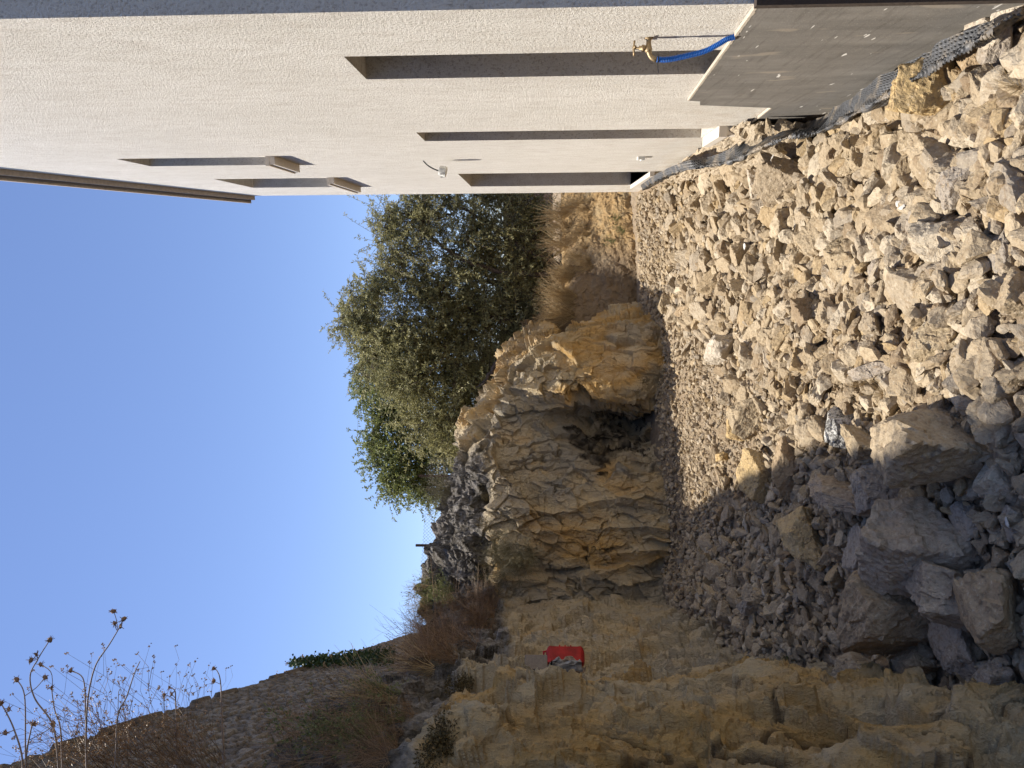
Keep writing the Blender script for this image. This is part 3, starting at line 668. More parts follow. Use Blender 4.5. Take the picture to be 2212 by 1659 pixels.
# boulders and larger stones one can point to: (x, y, width m-px, height px, flatness, material, label, category)
BIG = [
 (1990, 945, 120, 98, .95, M_tan, 'largest pale boulder, half in sun, at the shadow edge of the foreground', 15),
 (1812, 925, 48, 52, .8, M_lich, 'rock with a white and black speckled lichen face beside the largest boulder', 40),
 (1702, 1020, 62, 38, .8, M_brown, 'dark brown pointed rock standing at the shadow edge', 70),
 (1722, 1148, 62, 50, .85, M_gold, 'golden yellow boulder lying alone in the shaded dirt', 20),
 (1815, 1075, 78, 42, .8, M_dark, 'grey block rock in shade between golden boulder and largest boulder', 10),
 (1888, 1050, 62, 45, .9, M_grey, 'dusty grey rounded rock touching the left side of the largest boulder', 50),
 (1872, 965, 70, 26, .7, M_tan, 'long narrow tan rock with a bright top edge beside the largest boulder', 0),
 (1955, 1190, 82, 84, .9, M_dark, 'broad brown-grey boulder in shade above the tall slab', 60),
 (1860, 1195, 66, 52, .5, M_grey, 'low light grey dusty rock half buried beside the broad brown-grey boulder', 30),
 (1925, 1335, 96, 72, .95, M_brown, 'big rounded brown boulder in shade near the left rock face', 80),
 (2050, 1275, 74, 50, 1.1, M_dark, 'upright slab rock with a pale lit edge in the shaded boulder pile', 10),
 (2135, 1320, 82, 80, .95, M_brown, 'large rough brown boulder with pale veins in the shaded pile', 120),
 (2060, 1400, 62, 62, .9, M_dark, 'dark boulder wedged under the upright slab rock', 95),
 (2150, 1480, 62, 56, .8, M_dark, 'pale-edged rock leaning on the golden rock face', 45),
 (1978, 1430, 52, 46, .8, M_brown, 'small dark brown boulder behind the big rounded brown boulder', 15),
 (1632, 1310, 42, 32, 1.0, M_grey, 'grey pointed stone standing alone near the left rock foot', 30),
 (1850, 1440, 50, 34, .8, M_tan, 'pointed tan rock at the foot of the left rock face behind the big brown boulder', 25),
 (2185, 1140, 44, 36, .7, M_grey, 'pale grey angular rock in the shade at the picture edge', 55),
 (2100, 1130, 48, 42, .7, M_grey, 'flat light grey rock in the shade beside the broad brown-grey boulder', 20),
 (2000, 1290, 22, 34, .7, M_grey, 'small flat grey stone between the big brown boulder and the slab', 30),
 (2120, 782, 66, 48, .8, M_tan, 'large sunlit angular boulder at the near right of the shadow edge', 35),
 (2008, 745, 62, 46, .8, M_tan, 'long pale sunlit boulder with dry grass against it', 60),
 (2165, 552, 52, 52, .7, M_grey, 'dark grey pitted boulder low in the sunlit foreground', 5),
 (1625, 905, 42, 33, .9, M_tan, 'tan boulder lying in the fine gravel in full sun', 60),
 (1642, 1030, 46, 26, .8, M_gold, 'yellowish rock at the edge where gravel meets shade', 75),
 (1555, 755, 40, 30, .8, M_cream, 'white angular block in the middle of the gravel', 65),
 (1562, 985, 26, 15, .9, M_gold, 'small bright golden stone in the pale gravel', 20),
 (1590, 925, 24, 14, .9, M_gold, 'narrow yellow stone between tan boulder and dark hollow', 90),
 (2005, 195, 46, 66, 1.1, M_gold, 'tall golden block standing beside the drainage membrane', 20),
 (2100, 128, 44, 48, .9, M_brown, 'rusty brown rock below the foundation slab', 40),
 (2128, 62, 38, 40, .9, M_cream, 'white crumbly rock at the near corner of the foundation', 10),
 (2185, 25, 60, 48, .9, M_cream, 'big cream rock in the near corner of the picture beside the house', 30),
 (2152, 105, 46, 34, .8, M_grey, 'smooth grey rock between rusty rock and cream rock', 70),
 (2135, 215, 52, 54, .85, M_tan, 'squared tan rock in front of the golden block', 15),
 (2070, 262, 36, 42, .85, M_tan, 'tan rock propped against the foot of the golden block', 80),
 (1905, 228, 50, 42, .7, M_mortar, 'pale crumbling mortar lump below the membrane', 30),
 (2000, 330, 52, 42, .85, M_tan, 'wide pale rock in front of the mortar lump', 10),
 (1805, 325, 48, 32, .85, M_tan, 'tan oblong rock, farther of a leaning pair', 60),
 (1845, 352, 42, 36, .85, M_tan, 'rounded golden rock, nearer of a leaning pair', 100),
 (1690, 385, 60, 34, .8, M_tan, 'flat slab rock with a sharp dark shadow near the membrane', 25),
 (1640, 400, 36, 24, .8, M_cream, 'white faced stone beside the flat slab rock', 80),
 (1990, 480, 44, 42, .85, M_grey, 'grey brown angular rock in the middle of the sunlit rubble', 50),
 (2080, 400, 48, 34, .9, M_grey, 'upright grey rock leaning in the near sunlit rubble', 85),
 (2100, 660, 42, 34, .8, M_gold, 'honey coloured rock beside the long pale boulder', 20),
 (1820, 560, 44, 36, .8, M_tan, 'cream tan rock sunk in rubble in the picture middle', 10),
 (1900, 600, 36, 36, .85, M_grey, 'grey chunky rock nearer than the cream tan rock', 45),
 (1880, 800, 46, 28, .8, M_grey, 'grey squared rock by the dry straw tuft', 5),
 (1475, 672, 22, 18, .9, M_brown, 'small brown boulder beside the far gravel edge', 20),
 (1440, 655, 22, 14, .8, M_tan, 'small tan stone at the far end of the gravel', 60),
]
placed = []
for k, (px, py, w, h, flat, mt, lab, rot) in enumerate(BIG):
    g0 = onZ(px, py, 0.0); zc = float(gz(g0[0], g0[1])); c = onZ(px, py, zc + .06); d = (c - EYE) @ FW
    s = max(w, h) * d / FPX * 1.22
    W, Fc = rock(5 if s > .12 else 4, 900 + k * 7, flat, 12, .03)
    W = W * s * 1.14; zr = -W[:, 2].min()
    c = onZ(px, py, zc + zr * .72); W = W * np.array([1, min(w, h) / max(w, h) * 1.15 if min(w, h) / max(w, h) < .85 else 1, 1])
    o = link('boulder' if s > .13 else 'rock', mesh('stone', W, Fc, mt, False, {'rnd': np.zeros(len(W))}))
    o.location = c; o.rotation_euler = (rng.uniform(-.25, .25), rng.uniform(-.25, .25), R_(rot) + (math.pi / 2 if w > h else 0) + rng.uniform(-.2, .2))
    tag(o, lab, 'boulder' if s > .13 else 'rock'); placed.append((c[0], c[1], s))

FOOT = np.array([onZ(x, y, 0)[:2] for x, y in ((2900, 1640), (2212, 1562), (2000, 1528), (1880, 1490), (1760, 1435), (1650, 1392), (1560, 1350), (1500, 1325), (1450, 1295), (1455, 1200), (1455, 1100), (1450, 1010), (1448, 900), (1445, 850), (1438, 790), (1436, 735), (1432, 690), (1400, 640))])
def footx(Y):                                                    # left limit of the floor
    m_ = FOOT[:9]; m_ = m_[np.argsort(m_[:, 1])]; return np.interp(Y, m_[:, 1], m_[:, 0])
def inside(X, Y, pad=0, lim=.13):
    left = footx(Y) + pad; far = np.interp(X, [-5, -4.2, -3.4, -2.6, -2.3, -1.5, -1.0, 1], [9.2, 9.1, 9.2, 9.6, 9.9, 10.1, 12.6, 12.6])
    return (X > left) & (X < .93 - lim * (Y < 9)) & (Y < far) & (Y > .6)
protos = []
for k in range(14):
    W, Fc = rock(4, 40 + k * 3, rng.uniform(.6, .95), int(rng.integers(8, 14)), .035); protos.append((W, Fc))
pm = [mesh('rock', W, Fc, M_rub, False, {'rnd': np.zeros(len(W))}) for W, Fc in protos]
def msize(X, Y):
    s = np.interp(Y, [1, 3, 4.5, 6, 8, 10, 13], [.060, .062, .062, .066, .067, .064, .060]) * (1 - .34 * sst(-.5, -1.1, X) * (1 - sst(4, 5, Y)))
    s = s * (1.08 + .34 * sst(-.3, .6, X) * (1 - sst(7, 9, Y)))
    path = sst(-.7, -1.3, X + .35 * vnoise(np.stack([X * 1.5, Y * 1.5, X * 0], -1).reshape(-1, 3), 3).reshape(X.shape)) * sst(4.3, 5.0, Y)
    far = sst(8.5, 10.5, Y); path = np.maximum(.85 * path * (1 - .45 * sst(0, .5, (-.51 - (Y - 2.6) * .52) - X)), .35 * far)
    return s * (1 - .42 * path), path
INDIV = []
cand = 4500; cx = rng.uniform(-3.4, .93, cand); cy = 1.6 + 9.5 * rng.uniform(0, 1, cand) ** 1.5
ms, pth = msize(cx, cy); cs = ms * rng.uniform(1.25, 2.15, cand) * np.interp(cy, [3, 6, 11], [1, 1.05, 1.05])
ok = inside(cx, cy, .15) & (rng.random(cand) > pth * .75)
order = np.argsort(-cs / (cy + .5)); n_ind = 0
for i in order:
    if n_ind >= 250 or not ok[i]: continue
    x, y, s = cx[i], cy[i], cs[i]
    if any((x - a) ** 2 + (y - b) ** 2 < (.78 * (s + c)) ** 2 for a, b, c in placed): continue
    placed.append((x, y, s)); n_ind += 1
    o = link('rock', pm[int(rng.integers(14))])
    o.location = (x, y, float(gz(x, y)) + s * .32 + rng.uniform(0, .03)); o.scale = (s, s, s * rng.uniform(.8, 1.1))
    o.rotation_euler = (rng.uniform(-.7, .7), rng.uniform(-.7, .7), rng.uniform(0, 6.28))
    INDIV.append((o, x, y, s, x < -.51 - (y - 2.6) * .52))
SHORT = ['largest half-shaded boulder', 'lichen speckled rock', 'dark pointed rock', 'lone golden boulder', 'grey block rock', 'dusty rounded grey rock', 'long narrow bright-topped rock', 'broad brown-grey boulder', 'low dusty half-buried rock', 'big rounded brown boulder', 'upright slab rock', 'large pale-veined boulder', 'dark boulder under the slab', 'pale-edged leaning rock', 'small dark brown boulder', 'lone grey pointed stone', 'pointed tan rock at the left foot', 'pale grey rock at the picture edge', 'flat light grey shaded rock', 'small flat grey stone', 'large sunlit angular boulder', 'long pale sunlit boulder', 'dark grey pitted boulder', 'tan boulder in fine gravel', 'yellowish rock at the shade edge', 'white block in the gravel', 'small bright golden stone', 'narrow yellow stone', 'tall golden block', 'rusty brown rock', 'white crumbly corner rock', 'big cream corner rock', 'smooth grey rock', 'squared tan rock', 'tan rock propped at the golden block', 'pale mortar lump', 'wide pale rock', 'farther rock of the leaning pair', 'nearer rock of the leaning pair', 'flat sharp-shadowed slab rock', 'white faced stone', 'grey brown angular rock', 'upright grey leaning rock', 'honey coloured rock', 'sunken cream tan rock', 'grey chunky rock', 'grey squared rock by the straw', 'far brown boulder', 'far small tan stone']
ORD = ['largest', 'second largest', 'third largest', 'fourth largest', 'fifth largest', 'sixth largest', 'seventh largest', 'eighth largest', 'ninth largest', 'tenth largest', 'eleventh largest', 'twelfth largest', 'thirteenth largest', 'fourteenth largest', 'fifteenth largest', 'sixteenth largest', 'seventeenth largest', 'eighteenth largest', 'nineteenth largest', 'twentieth largest']
near_ = {}
for o, x, y, s_, sh_ in INDIV:
    k = int(np.argmin([(x - a) ** 2 + (y - b) ** 2 for a, b, c in placed[:len(BIG)]])); near_.setdefault((k, sh_), []).append((o, s_))
for (k, sh_), L in near_.items():
    L.sort(key=lambda t: -t[1])
    for j, (o, s_) in enumerate(L):
        tag(o, '%s small rock in %s by the %s' % (ORD[j] if j < 10 else '%dth largest' % (j + 1), 'shade' if sh_ else 'sun', SHORT[k]), 'rock', 'smaller rocks in %s among the rubble' % ('shade' if sh_ else 'sun'))

def scatter(name, n, sub, sizef, xr, yr, ypow, keep, lift, mat=M_rub, surf=None, sink=.25, nprot=10):
    X = rng.uniform(*xr, n); Y = yr[0] + (yr[1] - yr[0]) * rng.uniform(0, 1, n) ** ypow
    m_ = keep(X, Y); X, Y = X[m_], Y[m_]; n = len(X); s = sizef(X, Y, n)
    Z = (gz(X, Y) if surf is None else surf(X, Y)) + s * sink + rng.uniform(0, 1, n) * lift * s
    Rm = rotm(rng.uniform(0, 6.28, n), rng.uniform(-1, 1, n), rng.uniform(-1, 1, n)) * s[:, None, None]
    pr = [rock(sub, 300 + sub * 50 + k, rng.uniform(.55, .95), int(rng.integers(6, 11)), .04) for k in range(nprot)]
    which = rng.integers(0, nprot, n); Vs = []; Fs = []; Rn = []; off = 0
    for k in range(nprot):
        ii = np.where(which == k)[0]
        if not len(ii): continue
        W, Fc = pr[k]; V = np.einsum('nij,vj->nvi', Rm[ii], W) + np.stack([X[ii], Y[ii], Z[ii]], 1)[:, None]
        Vs.append(V.reshape(-1, 3)); Fs.append((Fc[None] + (np.arange(len(ii)) * len(W))[:, None, None] + off).reshape(-1, 3)); off += len(ii) * len(W)
        Rn.append(np.repeat(rng.random(len(ii)), len(W)))
    o = link(name, mesh(name, np.concatenate(Vs), np.concatenate(Fs), mat, False, {'rnd': np.concatenate(Rn)}))
    return tag(o, kind='stuff')
kp = lambda pad, lim: (lambda X, Y: inside(X, Y, pad, lim))
tag(scatter('rubble', 8600, 3, lambda X, Y, n: msize(X, Y)[0] * (.35 + .85 * rng.random(n) ** 1.3), (-3.7, .93), (1.6, 5.6), 1.1, kp(-.22, .12), 1.0), 'broken tan limestone rubble covering the near floor', 'rubble')
tag(scatter('rubble', 17000, 2, lambda X, Y, n: msize(X, Y)[0] * (.25 + .85 * rng.random(n) ** 1.5), (-4.5, .93), (4.6, 12.6), 1.0, lambda X, Y: inside(X, Y, -.22) & (rng.random(len(X)) > .5 * msize(X, Y)[1]), .6), 'smaller limestone rubble covering the far floor', 'rubble')
tag(scatter('gravel', 60000, 1, lambda X, Y, n: np.interp(Y, [2, 5, 12], [.012, .011, .012]) * rng.uniform(.45, 1.5, n) ** 1.5, (-5, .95), (1.6, 12.8), 1.0, lambda X, Y: inside(X, Y, -.3, 0) & (vnoise(np.stack([X * 2.2, Y * 2.2, X * 0], 1), 77) + .5 * vnoise(np.stack([X * 6, Y * 6, X * 0], 1), 78) > rng.uniform(-1.1, .5, len(X))), .8), 'fine gravel and stone chips between the rubble', 'gravel')
# stones on the bank and below it
for k, (px, py, s_) in enumerate(((3075, 512, .075), (3135, 512, .08), (3190, 515, .085), (3245, 512, .06), (3035, 522, .05))):
    c = src(px, py, .90); o = link('rock', pm[(k * 5 + 2) % 14]); o.location = c; o.scale = (s_, s_, s_); o.rotation_euler = (k, k * 2, k * 3)
    tag(o, '%s of the cream rocks wedged between the foundation end and the membrane' % ORD[[1, 0, 2, 3, 4][k] if k != 0 else 2] if False else '%s of five cream rocks wedged at the far end of the foundation slab' % ['third largest', 'second largest', 'largest', 'fourth largest', 'smallest'][k], 'rock', 'rocks wedged at the slab end')
def bsurf(X, Y): return np.interp(Y, [12.0, 12.7, 13.4, 14.6], [.0, .05, .55, 1.35])

# ------------------------------------------------------------------ plants
def leafquads(mb, base, dirs, L, W, rnd):
    n = len(base); d = dirs / (np.linalg.norm(dirs, axis=1)[:, None] + 1e-9)
    s = np.cross(d, rng.normal(size=(n, 3))); s /= np.linalg.norm(s, axis=1)[:, None] + 1e-9
    L = np.broadcast_to(L, (n,))[:, None]; W = np.broadcast_to(W, (n,))[:, None]
    V = np.stack([base, base + d * L * .45 + s * W, base + d * L, base + d * L * .45 - s * W], 1).reshape(-1, 3)
    q = (np.arange(n)[:, None] * 4 + np.arange(4)[None])
    mb.v.append(V); mb.q.append(q + mb.n); mb.r.append(np.repeat(np.broadcast_to(rnd, (n,)), 4)); mb.n += len(V)
def bez(a, b, sag, n=8, jit=.0):
    t = np.linspace(0, 1, n)[:, None]; mid = (a + b) / 2 + sag
    p = (1 - t) ** 2 * a + 2 * t * (1 - t) * mid + t ** 2 * b
    if jit: p[1:-1] += rng.normal(size=(n - 2, 3)) * jit
    return p

def tree(name, label, root, trunks, env, leafmat, nclu, leafL, leafW, ntw=12, nlf=26, droop=.3, rc=.42, group=None):
    t = empty(name, tuple(root), label, 'tree', group); base = np.array(root, float)
    tr = MB(); nodes = []
    for path, r0, r1 in trunks:
        p = np.array(path); n = len(p); tt_ = np.linspace(0, n - 1, n * 6); pp_ = catmull(p, np.minimum(tt_, n - 1 - 1e-6)) - base
        pp_[1:-1] += rng.normal(size=(len(pp_) - 2, 3)) * .02
        tr.tube(pp_, np.linspace(r0, r1, len(pp_)), 8); nodes += [q for q in pp_[len(pp_) // 4:]]
    tr.obj('trunk', M_bark, t, True)
    br = MB(); cr = MB(); vol = np.array([np.prod(e[1]) for e in env]) ** .6; vol = vol / vol.sum()
    nodes = np.array(nodes); grow = list(nodes)
    cl = []
    while len(cl) < nclu:
        k = rng.choice(len(env), p=vol); c, r_ = env[k]
        v_ = rng.normal(size=3); v_ /= np.linalg.norm(v_); v_ *= rng.uniform(.25, 1.0) ** .5
        cl.append(np.array(c) - base + v_ * np.array(r_))
    cl.sort(key=lambda c: np.min(np.linalg.norm(nodes - c, axis=1)))
    G = np.array(grow)
    for c in cl:
        d = np.linalg.norm(G - c, axis=1) + .6 * np.maximum(G[:, 2] - c[2], 0); j = int(np.argmin(d)); a = G[j]; L = np.linalg.norm(c - a)
        p = bez(a, c, np.array([0, 0, .12 * L]) + rng.normal(size=3) * .06 * L, 7, .015)
        br.tube(p, np.linspace(min(.035, .008 + .012 * L), .006, 7), 4, cap=False); G = np.concatenate([G, p[2:]])
        tone = rng.uniform(0, .65)
        for _ in range(ntw):
            e = c + rng.normal(size=3) * rc * np.array([1, 1, .8]) + [0, 0, -droop * rng.random()]
            s0 = p[int(rng.integers(3, 7))]; tp = bez(s0, e, np.array([0, 0, .12]), 5, .01); br.tube(tp, [.005, .004, .004, .003, .002], 3, cap=False)
            ti = rng.random(nlf) ** .6 * 3.999; i0 = ti.astype(int); f_ = (ti - i0)[:, None]; bp = tp[i0] * (1 - f_) + tp[np.minimum(i0 + 1, 4)] * f_
            dr = (tp[-1] - tp[0]) / (np.linalg.norm(tp[-1] - tp[0]) + 1e-6) * .6 + rng.normal(size=(nlf, 3)) * .75 + [0, 0, -droop]
            leafquads(cr, bp, dr, leafL * rng.uniform(.6, 1.2, nlf), leafW, np.clip(tone + rng.uniform(0, .35, nlf), 0, 1))
    br.obj('branches', M_twig, t); cr.obj('crown', leafmat, t); return t
def E_(x, y, d, rx, ry, rd=1.2): return (P(x, y, d), (ry * d / FPX, rd, rx * d / FPX))
DA = 17.6
tree('olive_tree', 'wide grey-green olive tree with curved trunks behind the rock cut', P(1205, 700, DA),
     [([P(1205, 690, DA), P(1150, 695, DA), P(1085, 690, DA - .2), P(1055, 677, DA - .2), P(1000, 670, DA), P(930, 690, DA), P(850, 690, DA)], .13, .03),
      ([P(1205, 733, DA - .6), P(1150, 738, DA - .8), P(1105, 755, DA - 1), P(1075, 785, DA - 1), P(1040, 830, DA - .8), P(980, 850, DA)], .10, .03),
      ([P(1205, 640, DA), P(1120, 630, DA), P(1030, 600, DA), P(950, 610, DA)], .08, .025)],
     [E_(880, 690, DA, 150, 110), E_(960, 830, DA, 130, 150), E_(1040, 620, DA, 150, 110), E_(990, 950, DA, 95, 100, .9), E_(1060, 770, DA + .8, 120, 150), E_(850, 780, DA, 80, 80), E_(770, 690, DA, 45, 45, .6), E_(1150, 640, DA, 45, 110), E_(1130, 745, DA + 1, 50, 60)],
     M_olive, 620, .095, .0125, 13, 28)
DC = 16.6
tree('olive_tree', 'thin-leaved olive tree with dark bare limbs beside the house corner', P(1215, 560, DC),
     [([P(1215, 575, DC), P(1150, 545, DC), P(1080, 500, DC), P(1010, 455, DC), P(930, 420, DC + .3)], .075, .02),
      ([P(1215, 590, DC), P(1100, 590, DC), P(1000, 560, DC), P(930, 510, DC), P(895, 470, DC), P(850, 455, DC)], .07, .02)],
     [E_(960, 520, DC, 130, 70, .8), E_(1090, 480, DC, 100, 90, .8), E_(880, 480, DC, 75, 45, .6), E_(1000, 400, DC + .4, 100, 70, .8), E_(930, 415, DC, 75, 55, .8), E_(1080, 400, DC, 80, 60, .8), E_(830, 500, DC + .5, 35, 45, .6), E_(850, 560, DC, 45, 50, .6), E_(1150, 500, DC, 40, 90, .8)],
     M_olive, 250, .09, .0115, 11, 24)
DB = 20.0
tree('carob_tree', 'bright green leafy tree rising behind the olive tree above the cliff', P(1180, 940, DB),
     [([P(1180, 940, DB), P(1060, 960, DB), P(980, 975, DB), P(930, 1000, DB), P(890, 1040, DB)], .12, .025), ([P(1060, 960, DB), P(960, 900, DB), P(860, 850, DB)], .08, .02)],
     [E_(840, 850, DB, 60, 90, 1), E_(850, 950, DB, 62, 80, 1), E_(870, 1030, DB, 62, 50, .8), E_(795, 800, DB, 25, 50, .6), E_(930, 1060, DB, 40, 32, .6), E_(960, 960, DB, 60, 60, .8)],
     M_green, 190, .105, .018, 11, 26, .45)

def weed_me(kind, seed, L=1.0):
    """one dry plant: many curved stems from a root; returns dict part->mesh"""
    g = np.random.default_rng(seed); st = MB(); lf = MB()
    n = {'tangle': 60, 'straw': 60, 'stalk': 16, 'green': 26, 'shrub': 60}[kind]
    for k in range(n):
        a = g.uniform(0, 6.28); tilt = {'tangle': g.uniform(.2, 1.5), 'straw': g.uniform(.0, .75), 'stalk': g.uniform(0, .5), 'green': g.uniform(0, .9), 'shrub': g.uniform(0, 1.2)}[kind]
        l = L * g.uniform(.45, 1.0); d = np.array([math.sin(tilt) * math.cos(a), math.sin(tilt) * math.sin(a), math.cos(tilt)])
        s = g.normal(size=3) * .03; s[2] = 0
        bend = np.array([d[0], d[1], -.4]) * l * g.uniform(.05, .35)
        p = np.stack([s + d * l * t + bend * t * t + g.normal(size=3) * .015 * (t > 0) for t in np.linspace(0, 1, 6)])
        r_ = g.uniform(.7, 1.3) * (.0028 if kind in ('tangle', 'shrub') else .0040 if kind == 'straw' else .0024)
        tone = g.random(); st.tube(p, np.linspace(r_, r_ * .45, 6), 3, tone, False)
        if kind in ('tangle', 'shrub', 'green'):
            for q in range(5 if kind != 'green' else 3):
                i = int(g.integers(1, 5)); e = p[i] + (d * .5 + g.normal(size=3) * .7) * l * .22
                st.tube([p[i], (p[i] + e) / 2 + g.normal(size=3) * .01, e], [r_ * .6, r_ * .5, r_ * .35], 3, tone, False)
                if kind != 'tangle' or g.random() < .35:
                    m_ = 7 if kind == 'green' else 4
                    bp = p[i] + (e - p[i]) * g.random((m_, 1)); leafquads(lf, bp, g.normal(size=(m_, 3)) + d, (.045 if kind == 'green' else .016) * g.uniform(.6, 1.3, m_), .009 if kind == 'green' else .004, g.random(m_))
        if kind == 'straw' and g.random() < .5:
            bp = p[4] + (p[5] - p[4]) * np.linspace(0, 1, 6)[:, None]; leafquads(lf, bp, d + g.normal(size=(6, 3)) * .3, .022, .003, g.random(6))
        if kind == 'stalk':
            for q in range(4):
                i = int(g.integers(2, 6)); e = p[i] + (d + g.normal(size=3) * .6) * l * .15; st.tube([p[i], e], [r_ * .6, r_ * .4], 3, tone, False)
                bp = e + g.normal(size=(7, 3)) * .006; leafquads(lf, bp, g.normal(size=(7, 3)), .014, .006, g.random(7))
    return st, lf
KM = {'tangle': (M_dry, M_dry), 'straw': (M_straw, M_straw), 'stalk': (M_dry, M_dry), 'green': (M_weed, M_weed), 'shrub': (M_shrub, M_shrub)}
PROTO = {}
for kd in KM:
    PROTO[kd] = []
    for s in range(3):
        st_, lf_ = weed_me(kd, 50 + s + len(kd) * 10)
        PROTO[kd].append((st_.me('stems', KM[kd][0]), lf_.me('leaves', KM[kd][1]) if lf_.n else None))
NMK = {'tangle': 'dry_bush', 'straw': 'grass_tuft', 'stalk': 'dry_weed', 'green': 'green_weed', 'shrub': 'shrub'}
from mathutils.bvhtree import BVHTree
def bvh_of(o): 
    me = o.data; return BVHTree.FromPolygons([v.co[:] for v in me.vertices], [p.vertices[:] for p in me.polygons])
BV_C = bvh_of(cliff)
def plant(kd, loc, size, label, group=None, lean=(0, 0), name=None):
    o = empty(name or NMK[kd], tuple(loc), label, {'tangle': 'bush', 'straw': 'grass', 'stalk': 'weed', 'green': 'weed', 'shrub': 'shrub'}[kd], group)
    o.scale = (size,) * 3; o.rotation_euler = (lean[0] + rng.uniform(-.1, .1), lean[1] + rng.uniform(-.1, .1), rng.uniform(0, 6.28)) if lean == (0, 0) else (lean[0], lean[1], 0)
    s, l = PROTO[kd][int(rng.integers(3))]
    link('stems', s, o)
    if l: link('leaves', l, o)
    return o
def hit(px, py):
    r_ = ray(px, py); r_ = r_ / np.linalg.norm(r_); h = BV_C.ray_cast(Vector(EYE), Vector(r_), 40)
    return np.array(h[0]) if h[0] is not None else None
def cover(kd, x0, x1, y0, y1, n, smin, smax, label, group, lean=(0, 0), dfall=None):
    for _ in range(n):
        px, py = rng.uniform(x0, x1), rng.uniform(y0, y1); h = hit(px, py)
        if h is None:
            if dfall is None: continue
            h = P(px, py, dfall)
        plant(kd, h - [0, 0, .03], rng.uniform(smin, smax), label, group, lean)
# left terrace and crest
cover('tangle', 960, 1075, 1290, 1400, 18, .3, .6, 'dry reddish brown bush tangled over the crest in the corner of the cut', 'dry bushes in the corner of the cut', (.35, .35))
cover('tangle', 900, 1000, 1360, 1430, 10, .4, .7, 'brown twiggy bush beside the grey block at the top of the cut', 'brown bushes beside the grey block')
cover('straw', 870, 950, 1255, 1400, 18, .3, .6, 'pale dry grass standing on the crest against the sky', 'dry grass on the crest')
cover('green', 925, 985, 1245, 1300, 7, .4, .6, 'leafy green plant on the crest beside the grey rock cap', 'green plants on the crest')
cover('shrub', 1065, 1150, 1180, 1260, 8, .35, .6, 'grey-green twiggy shrub hanging on the yellow rock face', 'shrubs on the rock face', (.8, .1))
cover('straw', 1050, 1085, 845, 880, 3, .35, .5, 'golden grass tuft on the rock edge below the trees', 'golden tufts on the rock edge')
cover('shrub', 955, 1000, 1035, 1075, 3, .5, .7, 'yellowing shrub on top of the grey rock cap', 'yellowing shrubs on the rock cap')
cover('tangle', 560, 900, 1500, 1655, 12, .2, .4, 'dry brown weed on the terrace below the stone wall', 'dry weeds on the terrace')
cover('stalk', 520, 900, 1450, 1655, 22, .3, .55, 'thin brown stalks on the terrace below the stone wall', 'thin stalks on the terrace')
cover('green', 550, 860, 1450, 1600, 14, .25, .5, 'dull green weed among the dry stalks of the terrace', 'green weeds on the terrace')
cover('straw', 700, 930, 1400, 1520, 14, .25, .45, 'straw coloured grass clump on the terrace', 'straw clumps on the terrace')
# bank at the far right
BV_B = BVHTree.FromPolygons([tuple(v_) for v_ in QB], [tuple(int(i) for i in f_) for f_ in gridfaces(na, nb)])
def hitb(px, py):
    r_ = ray(px, py); r_ = r_ / np.linalg.norm(r_); h = BV_B.ray_cast(Vector(EYE), Vector(r_), 40); return np.array(h[0]) if h[0] is not None else None
for _ in range(70):
    px, py = rng.uniform(1208, 1285), rng.uniform(425, 690)
    if py > 590: px = rng.uniform(1210, 1245)
    h = hitb(px, py)
    if h is None: continue
    plant('straw', h - [0, 0, .03], rng.uniform(.4, .75) * (1.25 if px < 1240 else .8), 'golden dry grass on the far earth bank beside the house corner', 'dry grass on the far bank')
for px, py in ((1340, 470), (1350, 500), (1330, 520)):
    h = hitb(px, py)
    if h is not None: plant('green', h - [0, 0, .02], .35, 'small dark green weed at the foot of the far bank', 'green weeds at the bank foot')
# moss cushions on the edge of the near rock face
for px, py, r_ in ((960, 1585, .14), (955, 1602, .12), (930, 1630, .12), (985, 1478, .16), (1008, 1470, .12), (1045, 1130, .25), (1052, 1070, .2), (1050, 1215, .22)):
    h = hit(px, py)
    if h is None: continue
    mb = MB(); n = 900; r_ = r_ * .55; v_ = rng.normal(size=(n, 3)); v_ /= np.linalg.norm(v_, axis=1)[:, None]; v_ *= rng.random((n, 1)) ** .4 * r_ * np.array([.55, 1.5, .8])
    leafquads(mb, v_, v_ + rng.normal(size=(n, 3)) * r_ * .6, .014, .003, rng.random(n))
    o = mb.obj('moss', M_moss); o.location = h; tag(o, 'dark brown moss cushion clinging to the edge between weathered and cut rock', 'moss', 'moss cushions on the rock edge')
# ivy on the stone wall
mb = MB()
n = 2600; u_ = rng.random(n)
ix = 626 + 225 * u_; iy = 1443 - 20 * u_ + (3 + 7 * u_) * rng.normal(size=n)
rr_ = np.array([ray(a, b) for a, b in zip(ix, iy)]); bp = EYE + rr_ * (((W0 - EYE)[:2] @ NW[:2]) / (rr_ @ NW))[:, None] - NW * (.05 + .15 * rng.random((n, 1)))
leafquads(mb, bp, rng.normal(size=(n, 3)) - NW + [0, 0, -.6], .10, .04, rng.random(n)); o = mb.obj('ivy', M_ivy)
tag(o, 'dark green ivy strip hanging on upper part of the stone wall', 'ivy')

